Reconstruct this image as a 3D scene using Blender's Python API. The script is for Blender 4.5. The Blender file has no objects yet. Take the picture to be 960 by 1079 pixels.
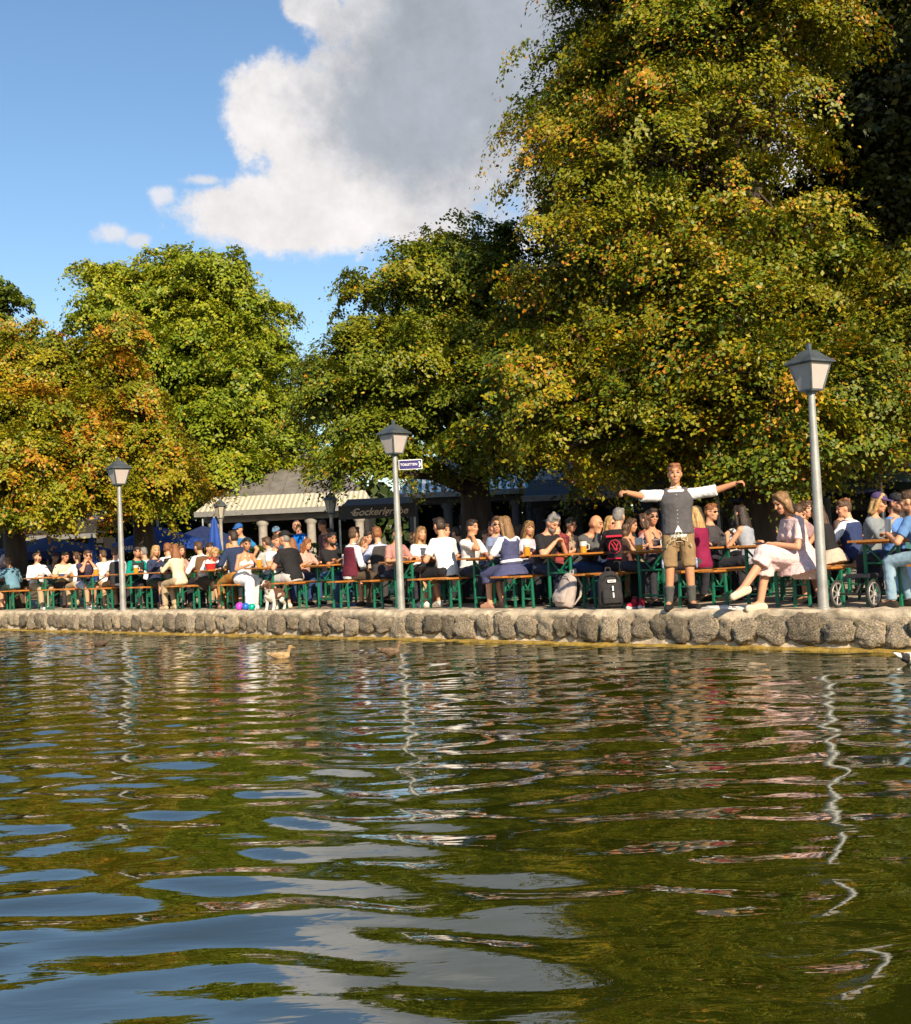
import bpy, bmesh, math, random
import numpy as np
from mathutils import Vector, Matrix
rng = np.random.default_rng(7); random.seed(7)
S = bpy.context.scene; COL = S.collection
R2 = math.sqrt(.5); D0 = 12.2; TZ = .43; CAMH = 1.2; FPX = 1250.
ROLL = math.radians(2.6); PITCH = math.atan(49/FPX)

# ---------------------------------------------------------------- place helpers
def W(s, d, z=TZ): return Vector((R2*(D0+d)+R2*s, R2*(D0+d)-R2*s, z))       # shore frame: s along the bank, d inland
ES = Vector((R2, -R2, 0)); ED = Vector((R2, R2, 0))
def ray(u, v):
    x = (u-480)/FPX; y = -(v-539.5)/FPX
    c, s = math.cos(ROLL), math.sin(ROLL); xr = c*x+s*y; yr = -s*x+c*y
    cp, sp = math.cos(PITCH), math.sin(PITCH)
    return Vector((xr, cp-sp*yr, sp+cp*yr))
def at(u, v, Y):
    r = ray(u, v); return Vector((r.x*Y/r.y, Y, CAMH+r.z*Y/r.y))
def heading(f): return math.atan2(-f[0], f[1])

# ---------------------------------------------------------------- materials
MATS = {}
def newmat(name):
    m = bpy.data.materials.new(name); m.use_nodes = True
    nt = m.node_tree; return m, nt, nt.nodes, nt.links, nt.nodes['Principled BSDF']
def mat(name, col, rough=.6, metal=0., var=.15, scale=8., bump=0., bscale=40., spec=.4, stretch=None):
    if name in MATS: return MATS[name]
    m, nt, N, L, b = newmat(name)
    tc = N.new('ShaderNodeTexCoord'); src = tc.outputs['Object']
    if stretch:
        mp = N.new('ShaderNodeMapping'); mp.inputs['Scale'].default_value = stretch; L.new(src, mp.inputs[0]); src = mp.outputs[0]
    nz = N.new('ShaderNodeTexNoise'); nz.inputs['Scale'].default_value = scale; nz.inputs['Detail'].default_value = 5
    L.new(src, nz.inputs['Vector'])
    rp = N.new('ShaderNodeValToRGB'); rp.color_ramp.elements[0].position = .3; rp.color_ramp.elements[1].position = .7
    c = np.array(col)
    rp.color_ramp.elements[0].color = (*np.clip(c*(1-var), 0, 1), 1); rp.color_ramp.elements[1].color = (*np.clip(c*(1+var), 0, 1), 1)
    L.new(nz.outputs['Fac'], rp.inputs[0]); L.new(rp.outputs[0], b.inputs['Base Color'])
    b.inputs['Roughness'].default_value = rough; b.inputs['Metallic'].default_value = metal; b.inputs['Specular IOR Level'].default_value = spec
    if bump:
        n2 = N.new('ShaderNodeTexNoise'); n2.inputs['Scale'].default_value = bscale; n2.inputs['Detail'].default_value = 4; L.new(src, n2.inputs['Vector'])
        bp = N.new('ShaderNodeBump'); bp.inputs['Strength'].default_value = bump; bp.inputs['Distance'].default_value = .02
        L.new(n2.outputs['Fac'], bp.inputs['Height']); L.new(bp.outputs[0], b.inputs['Normal'])
    MATS[name] = m; return m
def cloth(col, pattern=None, col2=None):
    key = 'cloth_%s_%s_%s' % ('_'.join('%.2f' % c for c in col), pattern, col2)
    if key in MATS: return MATS[key]
    m = mat(key, col, .85, var=.12, scale=14, bump=.35, bscale=22, spec=.2)
    if pattern:
        nt = m.node_tree; N, L = nt.nodes, nt.links; b = N['Principled BSDF']
        tc = N.new('ShaderNodeTexCoord'); sx = N.new('ShaderNodeSeparateXYZ'); L.new(tc.outputs['Object'], sx.inputs[0])
        def band(sock, per, duty):
            a = N.new('ShaderNodeMath'); a.operation = 'MULTIPLY'; a.inputs[1].default_value = 1/per; L.new(sock, a.inputs[0])
            f = N.new('ShaderNodeMath'); f.operation = 'FRACT'; L.new(a.outputs[0], f.inputs[0])
            g = N.new('ShaderNodeMath'); g.operation = 'LESS_THAN'; g.inputs[1].default_value = duty; L.new(f.outputs[0], g.inputs[0]); return g.outputs[0]
        if pattern == 'stripe': fac = band(sx.outputs['Z'], .085, .42)
        else:
            per = .05 if pattern == 'check' else .09
            x = N.new('ShaderNodeMath'); x.operation = 'ADD'; L.new(sx.outputs['X'], x.inputs[0]); L.new(sx.outputs['Y'], x.inputs[1])
            a, c = band(sx.outputs['Z'], per, .4), band(x.outputs[0], per, .4)
            mx = N.new('ShaderNodeMath'); mx.operation = 'ADD'; L.new(a, mx.inputs[0]); L.new(c, mx.inputs[1])
            hf = N.new('ShaderNodeMath'); hf.operation = 'MULTIPLY'; hf.inputs[1].default_value = .5; L.new(mx.outputs[0], hf.inputs[0]); fac = hf.outputs[0]
        mix = N.new('ShaderNodeMix'); mix.data_type = 'RGBA'
        old = b.inputs['Base Color'].links[0].from_socket
        L.new(old, mix.inputs['A']); mix.inputs['B'].default_value = (*col2, 1); L.new(fac, mix.inputs['Factor'])
        L.new(mix.outputs['Result'], b.inputs['Base Color'])
    return m

# ---------------------------------------------------------------- objects
def link(o, parent=None):
    COL.objects.link(o)
    if parent: o.parent = parent
    return o
def tag(o, label=None, cat=None, group=None, kind=None):
    if label: o['label'] = label
    if cat: o['category'] = cat
    if group: o['group'] = group
    if kind: o['kind'] = kind
    return o
def empty(name, loc=(0, 0, 0), rz=0, label=None, cat=None, group=None):
    o = bpy.data.objects.new(name, None); o.empty_display_size = .1; link(o); o.location = loc; o.rotation_euler = (0, 0, rz)
    return tag(o, label, cat, group)
def npmesh(name, V, faces_flat, counts, smooth=False):
    me = bpy.data.meshes.new(name); V = np.asarray(V, np.float32)
    me.vertices.add(len(V)); me.vertices.foreach_set('co', V.ravel())
    me.loops.add(len(faces_flat)); me.loops.foreach_set('vertex_index', np.asarray(faces_flat, np.int32))
    me.polygons.add(len(counts)); counts = np.asarray(counts, np.int32)
    me.polygons.foreach_set('loop_start', np.concatenate([[0], np.cumsum(counts)[:-1]]).astype(np.int32))
    me.update(calc_edges=True)
    if smooth: me.shade_smooth()
    return me

class MB:
    """collects boxes, bars and tubes; build() links them as ONE mesh object"""
    def __init__(s): s.V = []; s.F = []; s.mi = []; s.m = 0
    def add(s, V, F):
        o = len(s.V); s.V += [tuple(v) for v in V]; s.F += [tuple(i+o for i in f) for f in F]; s.mi += [s.m]*len(F); return s
    def box(s, c, size, M=None):
        hx, hy, hz = size[0]/2, size[1]/2, size[2]/2; b = min(hx, hy, hz)*.22
        V = []
        for sx in (-1, 1):
            for sy in (-1, 1):
                for sz in (-1, 1):
                    V.append(Vector((sx*(hx-b), sy*(hy-b), sz*hz))); V.append(Vector((sx*(hx-b), sy*hy, sz*(hz-b)))); V.append(Vector((sx*hx, sy*(hy-b), sz*(hz-b))))
        bm = bmesh.new()
        for v in V: bm.verts.new(v)
        bmesh.ops.convex_hull(bm, input=bm.verts); bm.verts.index_update()
        F = [tuple(v.index for v in f.verts) for f in bm.faces]; V = [v.co.copy() for v in bm.verts]; bm.free()
        c = Vector(c)
        return s.add([(M @ v if M else v)+c for v in V], F)
    def bar(s, a, b, w, h=None):
        a, b = Vector(a), Vector(b); d = b-a; q = d.to_track_quat('Z', 'Y').to_matrix()
        return s.box((a+b)/2, (w, h or w, d.length), q)
    def tube(s, pts, rads, n=8, cap=True):
        pts = [Vector(p) for p in pts]; V = []; F = []; ref = None
        for i, p in enumerate(pts):
            d = (pts[min(i+1, len(pts)-1)]-pts[max(i-1, 0)]).normalized()
            if ref is None: ref = d.orthogonal().normalized()
            ref = (ref-d*ref.dot(d)).normalized(); bb = d.cross(ref)
            for k in range(n):
                a = 2*math.pi*k/n; V.append(p+(ref*math.cos(a)+bb*math.sin(a))*rads[i])
        for i in range(len(pts)-1):
            for k in range(n): F.append((i*n+k, i*n+(k+1) % n, (i+1)*n+(k+1) % n, (i+1)*n+k))
        if cap: F.append(tuple(range(n))[::-1]); F.append(tuple((len(pts)-1)*n+k for k in range(n)))
        return s.add(V, F)
    def lathe(s, prof, n=16, c=(0, 0, 0), rot=0.):
        V = []; F = []; c = Vector(c)
        for r, z in prof:
            for k in range(n): a = rot+2*math.pi*k/n; V.append(c+Vector((r*math.cos(a), r*math.sin(a), z)))
        for i in range(len(prof)-1):
            for k in range(n): F.append((i*n+k, i*n+(k+1) % n, (i+1)*n+(k+1) % n, (i+1)*n+k))
        F.append(tuple(range(n))[::-1]); F.append(tuple((len(prof)-1)*n+k for k in range(n)))
        return s.add(V, F)
    def prism(s, poly, y0, y1):
        n = len(poly); V = [(x, y0, z) for x, z in poly]+[(x, y1, z) for x, z in poly]
        F = [tuple(range(n)), tuple(range(n, 2*n))[::-1]]+[((i+1) % n, i, n+i, n+(i+1) % n) for i in range(n)]
        return s.add(V, F)
    def build(s, name, m, parent=None, smooth=False, loc=None):
        me = bpy.data.meshes.new(name); me.from_pydata(s.V, [], s.F); me.update()
        for x in (m if isinstance(m, list) else [m]): me.materials.append(x)
        if isinstance(m, list): me.polygons.foreach_set('material_index', s.mi)
        if smooth:
            me.shade_smooth()
            try: me.set_sharp_from_angle(angle=math.radians(45))
            except Exception: pass
        o = link(bpy.data.objects.new(name, me), parent)
        if loc is not None: o.location = loc
        return o
def copy_tree(o, parent=None):
    c = o.copy(); COL.objects.link(c)
    if parent: c.parent = parent
    for ch in list(o.children): copy_tree(ch, c)
    return c
def text_mesh(name, body, size, m, parent, loc, rot, shear=0., extrude=.004, align='CENTER', offset=0.):
    cu = bpy.data.curves.new(name, 'FONT'); cu.body = body; cu.size = size; cu.shear = shear; cu.extrude = extrude; cu.align_x = align; cu.align_y = 'CENTER'; cu.offset = offset
    t = bpy.data.objects.new('tmp_text', cu); COL.objects.link(t)
    me = bpy.data.meshes.new_from_object(t.evaluated_get(bpy.context.evaluated_depsgraph_get()))
    bpy.data.objects.remove(t)
    me.materials.clear(); me.materials.append(m)
    o = link(bpy.data.objects.new(name, me), parent); o.location = loc; o.rotation_euler = rot; return o

# ---------------------------------------------------------------- camera, sun, sky
cam = bpy.data.objects.new('camera', bpy.data.cameras.new('camera')); link(cam); S.camera = cam
cam.data.sensor_width = 36; cam.data.sensor_fit = 'AUTO'; cam.data.lens = FPX/1079*36; cam.data.clip_end = 2000; cam.data.clip_start = .05
cp, sp, cr, sr = math.cos(PITCH), math.sin(PITCH), math.cos(ROLL), math.sin(ROLL)
fw = Vector((0, cp, sp)); r0 = Vector((1, 0, 0)); u0 = Vector((0, -sp, cp)); rr = cr*r0-sr*u0; uu = sr*r0+cr*u0
cam.matrix_world = Matrix(((rr.x, uu.x, -fw.x, 0), (rr.y, uu.y, -fw.y, 0), (rr.z, uu.z, -fw.z, CAMH), (0, 0, 0, 1)))
SUN_EL, SUN_AZ = math.radians(31), math.radians(19)           # azimuth: to the right of straight behind the camera
sd = Vector((math.sin(SUN_AZ)*math.cos(SUN_EL), -math.cos(SUN_AZ)*math.cos(SUN_EL), math.sin(SUN_EL)))
sun = bpy.data.objects.new('sun', bpy.data.lights.new('sun', 'SUN')); link(sun)
sun.data.energy = 5.0; sun.data.angle = math.radians(.5); sun.data.color = (1., .83, .60)
sun.rotation_euler = sd.to_track_quat('Z', 'Y').to_euler()

def build_world():
    w = bpy.data.worlds.new('World'); S.world = w; w.use_nodes = True
    N, L = w.node_tree.nodes, w.node_tree.links; N.clear()
    out = N.new('ShaderNodeOutputWorld'); bg = N.new('ShaderNodeBackground'); L.new(bg.outputs[0], out.inputs[0])
    bg.inputs['Strength'].default_value = .096
    sky = N.new('ShaderNodeTexSky'); sky.sky_type = 'NISHITA'; sky.sun_disc = False
    sky.sun_elevation = SUN_EL; sky.sun_rotation = math.atan2(sd.x, sd.y); sky.air_density = 1.1; sky.dust_density = .4; sky.ozone_density = 2.2
    tc = N.new('ShaderNodeTexCoord'); sx = N.new('ShaderNodeSeparateXYZ'); L.new(tc.outputs['Generated'], sx.inputs[0])
    def M(op, a, b=None, c=None):
        n = N.new('ShaderNodeMath'); n.operation = op
        for i, x in enumerate((a, b, c)):
            if x is None: continue
            if isinstance(x, (int, float)): n.inputs[i].default_value = x
            else: L.new(x, n.inputs[i])
        return n.outputs[0]
    az = M('ARCTAN2', sx.outputs['X'], sx.outputs['Y']); el = M('ARCSINE', sx.outputs['Z'])
    P = N.new('ShaderNodeCombineXYZ'); L.new(az, P.inputs[0]); L.new(el, P.inputs[1])
    def noise(scale, detail=8, off=0., rough=.6):
        mp = N.new('ShaderNodeMapping'); mp.inputs['Location'].default_value = (off, off*.7, off*.3); L.new(P.outputs[0], mp.inputs[0])
        n = N.new('ShaderNodeTexNoise'); n.inputs['Scale'].default_value = scale; n.inputs['Detail'].default_value = detail; n.inputs['Roughness'].default_value = rough
        L.new(mp.outputs[0], n.inputs['Vector']); return n.outputs['Fac']
    def ae(u, v): r = ray(u, v).normalized(); return math.atan2(r.x, r.y), math.asin(r.z)
    def ellipse(u, v, ru, rv):
        a, e = ae(u, v); dx = M('DIVIDE', M('SUBTRACT', az, a), ru/FPX); dy = M('DIVIDE', M('SUBTRACT', el, e), rv/FPX)
        return M('SUBTRACT', 1., M('SQRT', M('ADD', M('MULTIPLY', dx, dx), M('MULTIPLY', dy, dy))))
    def union(es):
        r = ellipse(*es[0])
        for e in es[1:]: r = M('SMOOTH_MAX', r, ellipse(*e), .12)
        return r
    def sstep(x, lo, hi):
        n = N.new('ShaderNodeMapRange'); n.interpolation_type = 'SMOOTHSTEP'; n.inputs['From Min'].default_value = lo; n.inputs['From Max'].default_value = hi; L.new(x, n.inputs['Value']); return n.outputs[0]
    n1 = M('SUBTRACT', noise(13, 14, 0, .68), .5); n3 = M('SUBTRACT', noise(38, 12, 4.4, .7), .5); n2 = M('SUBTRACT', noise(3.2, 10, 3.1, .55), .5)
    # cumulus: body, lower shelf, and small puffs
    body = union([(540, -10, 230, 190), (420, 150, 150, 120), (330, 225, 150, 44), (292, 115, 62, 62), (700, 60, 300, 260), (345, 185, 70, 45), (480, 60, 150, 190), (330, 5, 36, 22)])
    puffs = union([(172, 206, 20, 13), (118, 246, 24, 13), (146, 253, 18, 9), (215, 190, 30, 8)])
    dens = M('ADD', body, M('ADD', M('ADD', M('MULTIPLY', n1, 1.25), M('MULTIPLY', n3, .5)), M('MULTIPLY', n2, .4)))
    mask = sstep(dens, -.05, .27)
    pd = M('ADD', puffs, M('ADD', M('MULTIPLY', n1, 2.2), M('MULTIPLY', n3, 1.2))); pm = M('MULTIPLY', sstep(pd, 0., .7), .75)
    mask = M('MAXIMUM', mask, pm)
    # grey, unlit thickness of the cloud on its far side
    grey = union([(560, 20, 250, 170), (440, 110, 110, 90), (650, 80, 230, 105)])
    gm = sstep(M('ADD', grey, M('ADD', M('MULTIPLY', M('SUBTRACT', noise(7, 12, 7.7, .65), .5), 1.5), M('MULTIPLY', n3, .4))), -.36, .42)
    cmix = N.new('ShaderNodeMix'); cmix.data_type = 'RGBA'; L.new(gm, cmix.inputs['Factor'])
    cmix.inputs['A'].default_value = (5.9, 5.65, 5.6, 1); cmix.inputs['B'].default_value = (2.75, 3.0, 3.4, 1)
    mod = N.new('ShaderNodeMix'); mod.data_type = 'RGBA'; mod.blend_type = 'MULTIPLY'; mod.inputs['Factor'].default_value = 1
    br = M('ADD', .62, M('MULTIPLY', noise(15, 12, 5., .66), .72)); cc = N.new('ShaderNodeCombineColor')
    for i in range(3): L.new(br, cc.inputs[i])
    L.new(cmix.outputs['Result'], mod.inputs['A']); L.new(cc.outputs[0], mod.inputs['B'])
    hs = N.new('ShaderNodeHueSaturation'); hs.inputs['Saturation'].default_value = 1.1; hs.inputs['Value'].default_value = 1.; L.new(sky.outputs[0], hs.inputs['Color'])
    mix = N.new('ShaderNodeMix'); mix.data_type = 'RGBA'; L.new(mask, mix.inputs['Factor']); L.new(hs.outputs[0], mix.inputs['A']); L.new(mod.outputs['Result'], mix.inputs['B'])
    L.new(mix.outputs['Result'], bg.inputs['Color'])
build_world()
S.view_settings.view_transform = 'Standard'; S.view_settings.look = 'None'; S.view_settings.exposure = .72; S.view_settings.gamma = 1; S.view_settings.use_curve_mapping = False
S.render.engine = 'CYCLES'; S.cycles.max_bounces = 6; S.cycles.diffuse_bounces = 2; S.cycles.glossy_bounces = 3; S.cycles.transmission_bounces = 4; S.cycles.transparent_max_bounces = 6
S.cycles.caustics_reflective = False; S.cycles.caustics_refractive = False; S.cycles.use_denoising = True; S.cycles.sample_clamp_indirect = 4

# ---------------------------------------------------------------- water
def build_water():
    def axis(segs):
        out = []
        for a, b, st in segs: out.append(np.arange(a, b, st))
        return np.concatenate(out)
    X = axis([(-160, -40, 8.), (-40, -13.5, .5), (-13.5, 7.5, .042), (7.5, 40, .5), (40, 161, 8.)])
    Y = axis([(-120, -4, 6.), (-4, 1.2, .3), (1.2, 29, .042), (29, 60, .6), (60, 180, 8.)])
    gx, gy = np.meshgrid(X, Y); z = np.zeros_like(gx)
    r = np.random.default_rng(3)
    # many small wave trains; crests mostly lie across the view, a breeze from the boat side
    lam = np.concatenate([r.uniform(.9, 1.7, 7), r.uniform(.36, .75, 19), r.uniform(.17, .36, 18)])
    wx = gx+.12*np.sin(gy*1.3+gx*.6)+.07*np.sin(gx*2.1-gy*.9+1.); wy = gy+.14*np.sin(gx*1.1+gy*.25)+.07*np.sin(gx*2.7+gy*1.1+2.)
    for i, l in enumerate(lam):
        th = math.radians(90+r.normal(-6, 29 if l > .36 else 36)); k = 2*math.pi/l
        st = .009 if l > .9 else (.0225 if l > .36 else .018)     # slope carried by each train
        ph = (wx*math.cos(th)+wy*math.sin(th))*k+r.uniform(0, 6.28)
        env = .6+.4*np.sin(wx*r.uniform(.25, .7)+wy*r.uniform(-.4, .4)+r.uniform(0, 6.28))
        z += st/k*env*np.sin(ph)
    fade = np.clip((gx+16)/3, 0, 1)*np.clip((9-gx)/1.5, 0, 1)*np.clip((gy+3)/4, 0, 1)*np.clip((31-gy)/2, 0, 1)
    z *= fade
    ny, nx = gx.shape; idx = np.arange(ny*nx).reshape(ny, nx)
    keep = ((gx+gy)/math.sqrt(2) < D0+.35)
    kf = keep[:-1, :-1] & keep[1:, 1:] | (keep[:-1, :-1])
    q = np.stack([idx[:-1, :-1], idx[:-1, 1:], idx[1:, 1:], idx[1:, :-1]], -1)[kf]
    used = np.unique(q); remap = np.zeros(ny*nx, np.int64); remap[used] = np.arange(len(used))
    V = np.stack([gx, gy, z], -1).reshape(-1, 3)[used]
    me = npmesh('water', V, remap[q].ravel(), np.full(len(q), 4), True)
    m, nt, N, L, b = newmat('lake_water')
    b.inputs['Base Color'].default_value = (.022, .027, .004, 1); b.inputs['Roughness'].default_value = .0; b.inputs['IOR'].default_value = 2.9
    b.inputs['Specular IOR Level'].default_value = .5
    tc = N.new('ShaderNodeTexCoord'); mp = N.new('ShaderNodeMapping'); mp.inputs['Scale'].default_value = (1., 3.2, 1); mp.inputs['Rotation'].default_value = (0, 0, math.radians(5)); L.new(tc.outputs['Object'], mp.inputs[0])
    nz = N.new('ShaderNodeTexNoise'); nz.inputs['Scale'].default_value = 4.2; nz.inputs['Detail'].default_value = 2.5; nz.inputs['Roughness'].default_value = .45; nz.inputs['Distortion'].default_value = .6; L.new(mp.outputs[0], nz.inputs['Vector'])
    bp = N.new('ShaderNodeBump'); bp.inputs['Strength'].default_value = .11; bp.inputs['Distance'].default_value = .014; L.new(nz.outputs['Fac'], bp.inputs['Height']); L.new(bp.outputs[0], b.inputs['Normal'])
    n2 = N.new('ShaderNodeTexNoise'); n2.inputs['Scale'].default_value = .35; L.new(tc.outputs['Object'], n2.inputs['Vector'])
    rp = N.new('ShaderNodeValToRGB'); rp.color_ramp.elements[0].color = (.012, .017, .0015, 1); rp.color_ramp.elements[1].color = (.024, .028, .002, 1); L.new(n2.outputs['Fac'], rp.inputs[0]); L.new(rp.outputs[0], b.inputs['Base Color'])
    me.materials.append(m); o = link(bpy.data.objects.new('water', me)); tag(o, kind='structure')
build_water()

# ---------------------------------------------------------------- ground and bank wall
def build_ground():
    m, nt, N, L, b = newmat('gravel')
    tc = N.new('ShaderNodeTexCoord')
    a = N.new('ShaderNodeTexNoise'); a.inputs['Scale'].default_value = 45; a.inputs['Detail'].default_value = 6; L.new(tc.outputs['Object'], a.inputs['Vector'])
    c = N.new('ShaderNodeTexNoise'); c.inputs['Scale'].default_value = 1.1; c.inputs['Detail'].default_value = 5; L.new(tc.outputs['Object'], c.inputs['Vector'])
    mx = N.new('ShaderNodeMath'); mx.operation = 'ADD'; L.new(a.outputs['Fac'], mx.inputs[0]); L.new(c.outputs['Fac'], mx.inputs[1])
    rp = N.new('ShaderNodeValToRGB'); rp.color_ramp.elements[0].position = .35; rp.color_ramp.elements[1].position = .75
    mr = N.new('ShaderNodeMath'); mr.operation = 'MULTIPLY'; mr.inputs[1].default_value = .5; L.new(mx.outputs[0], mr.inputs[0]); L.new(mr.outputs[0], rp.inputs[0])
    rp.color_ramp.elements[0].color = (.27, .215, .15, 1); rp.color_ramp.elements[1].color = (.52, .44, .33, 1)
    L.new(rp.outputs[0], b.inputs['Base Color']); b.inputs['Roughness'].default_value = .95
    bp = N.new('ShaderNodeBump'); bp.inputs['Strength'].default_value = .5; bp.inputs['Distance'].default_value = .01; L.new(a.outputs['Fac'], bp.inputs['Height']); L.new(bp.outputs[0], b.inputs['Normal'])
    V = []; F = []; ds = [.3, 2, 6, 14, 40, 120, 900]; ss = list(np.linspace(-700, 700, 29))
    for d in ds:
        for s in ss: V.append(W(s, d, TZ))
    n = len(ss)
    for i in range(len(ds)-1):
        for k in range(n-1): F.append((i*n+k, i*n+k+1, (i+1)*n+k+1, (i+1)*n+k))
    me = bpy.data.meshes.new('ground'); me.from_pydata(V, [], F); me.materials.append(m); tag(link(bpy.data.objects.new('ground', me)), kind='structure')
    # bank wall: rough boulders in pale mortar under a worn coping
    root = empty('bank_wall', W(-18, .15, 0), heading(ED), 'low lakeside wall of rough grey boulders in pale mortar with ochre waterline', 'wall')
    mor = mat('mortar', (.50, .41, .29), .95, var=.45, scale=7, bump=.6, bscale=60)
    # local x along +s (heading ED: local y=ED, local x = ED rotated -90 = (R2,-R2) = ES)
    r = np.random.default_rng(11)
    xs = np.arange(-32, 32.01, .11); prof = [(-.17, -.5), (-.16, .0), (-.13, .12), (-.12, .22), (-.13, .30), (-.155, .35), (-.15, .415), (-.10, .44), (.08, .437), (.16, .432)]
    V = []; F = []; n = len(prof)
    for x in xs:
        for j, (y, z) in enumerate(prof):
            w_ = .02*math.sin(x*3.1+j)+r.normal(0, .016)
            V.append((x, y+(w_ if j < 8 else 0), z+(r.normal(0, .012) if 4 < j < 9 else 0)))
    for i in range(len(xs)-1):
        for j in range(n-1): F.append((i*n+j, (i+1)*n+j, (i+1)*n+j+1, i*n+j+1))
    me = bpy.data.meshes.new('mortar_body'); me.from_pydata(V, [], F); me.materials.append(mor); me.shade_smooth(); link(bpy.data.objects.new('mortar_body', me), root)
    # slimy ochre ledge at the waterline
    b_ = MB(); 
    alg = mat('algae', (.30, .195, .035), .7, var=.45, scale=9, bump=.7, bscale=50)
    V = []; F = []
    for x in xs:
        for (y, z) in [(-.30, -.3), (-.29+r.normal(0, .01), .006+r.normal(0, .006)), (-.27+r.normal(0, .012), .026+r.normal(0, .007)), (-.1, .034+r.normal(0, .008))]: V.append((x, y, z))
    for i in range(len(xs)-1):
        for j in range(3): F.append((i*4+j, (i+1)*4+j, (i+1)*4+j+1, i*4+j+1))
    b_.add(V, F); b_.build('waterline_ledge', alg, root, True)
    # boulders
    m, nt, N, L, b = newmat('boulder')
    tc = N.new('ShaderNodeTexCoord'); oi = N.new('ShaderNodeObjectInfo')
    vm = N.new('ShaderNodeVectorMath'); vm.operation = 'ADD'; L.new(tc.outputs['Object'], vm.inputs[0]); L.new(oi.outputs['Location'], vm.inputs[1])
    a = N.new('ShaderNodeTexNoise'); a.inputs['Scale'].default_value = 9; a.inputs['Detail'].default_value = 9; a.inputs['Roughness'].default_value = .72; L.new(vm.outputs[0], a.inputs['Vector'])
    rp = N.new('ShaderNodeValToRGB'); e = rp.color_ramp.elements; e[0].position = .36; e[0].color = (.05, .04, .03, 1); e[1].position = .68; e[1].color = (.58, .48, .35, 1)
    x = e.new(.52); x.color = (.27, .215, .15, 1); L.new(a.outputs['Fac'], rp.inputs[0]); 
    mo = N.new('ShaderNodeTexNoise'); mo.inputs['Scale'].default_value = 3.; mo.inputs['Detail'].default_value = 5; L.new(vm.outputs[0], mo.inputs['Vector'])
    ms = N.new('ShaderNodeMapRange'); ms.inputs['From Min'].default_value = .56; ms.inputs['From Max'].default_value = .68; ms.inputs['To Max'].default_value = .6; L.new(mo.outputs['Fac'], ms.inputs['Value'])
    mm = N.new('ShaderNodeMix'); mm.data_type = 'RGBA'; L.new(ms.outputs[0], mm.inputs['Factor']); L.new(rp.outputs[0], mm.inputs['A']); mm.inputs['B'].default_value = (.16, .15, .03, 1)
    hv = N.new('ShaderNodeHueSaturation'); L.new(mm.outputs['Result'], hv.inputs['Color']); vr = N.new('ShaderNodeMapRange'); vr.inputs['To Min'].default_value = .6; vr.inputs['To Max'].default_value = 1.45; L.new(oi.outputs['Random'], vr.inputs['Value']); L.new(vr.outputs[0], hv.inputs['Value'])
    L.new(hv.outputs[0], b.inputs['Base Color']); b.inputs['Roughness'].default_value = .95
    bp = N.new('ShaderNodeBump'); bp.inputs['Strength'].default_value = .9; bp.inputs['Distance'].default_value = .03; L.new(a.outputs['Fac'], bp.inputs['Height']); L.new(bp.outputs[0], b.inputs['Normal'])
    from mathutils import noise as mn
    var = []
    for k in range(10):
        bm = bmesh.new(); bmesh.ops.create_icosphere(bm, subdivisions=4, radius=1)
        for v in bm.verts:
            p = v.co.copy(); p = Vector([math.copysign(abs(c)**.62, c) for c in p])
            n_ = mn.fractal(p*1.1+Vector((k*7.1, 0, 0)), 1., 2., 4)*.26+mn.fractal(p*4+Vector((0, k*3.3, 0)), .9, 2., 3)*.10
            v.co = p*(1+n_)
        me = bpy.data.meshes.new('stone'); bm.to_mesh(me); bm.free(); me.shade_smooth(); me.materials.append(m); var.append(me)
    x = -14.; i = 0
    while x < 15.2 and i < 98:
        w_ = r.uniform(.15, .24) if r.random() < .7 else r.uniform(.10, .15)
        o = bpy.data.objects.new('stone', var[i % 10]); link(o, root); h = r.uniform(.125, .185)
        o.location = (x+w_, -.12+r.uniform(-.02, .02), .215+r.uniform(-.03, .02)); o.scale = (w_*1.0, .095, h); o.rotation_euler = (r.uniform(-.15, .15), r.uniform(-.2, .2), math.pi*(i % 2)+r.uniform(-.1, .1))
        x += 2*w_-.035+(r.uniform(.02, .09) if r.random() < .3 else 0); i += 1
build_ground()

# ---------------------------------------------------------------- trees
def leaf_material(name, rough=.5, trans=.2):
    m, nt, N, L, b = newmat(name)
    at_ = N.new('ShaderNodeAttribute'); at_.attribute_name = 'leaf_tint'
    L.new(at_.outputs['Color'], b.inputs['Base Color']); b.inputs['Roughness'].default_value = rough; b.inputs['Specular IOR Level'].default_value = .35
    tr = N.new('ShaderNodeBsdfTranslucent'); L.new(at_.outputs['Color'], tr.inputs['Color'])
    mx = N.new('ShaderNodeMixShader'); mx.inputs[0].default_value = trans; L.new(b.outputs[0], mx.inputs[1]); L.new(tr.outputs[0], mx.inputs[2])
    L.new(mx.outputs[0], N['Material Output'].inputs['Surface']); return m
LEAF = leaf_material('leaf_blade')
BARK = mat('bark', (.055, .042, .032), .9, var=.4, scale=6, bump=.9, bscale=18, stretch=(1, 1, .25))
def norm(a): return a/np.maximum(np.linalg.norm(a, axis=-1, keepdims=True), 1e-6)
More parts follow.
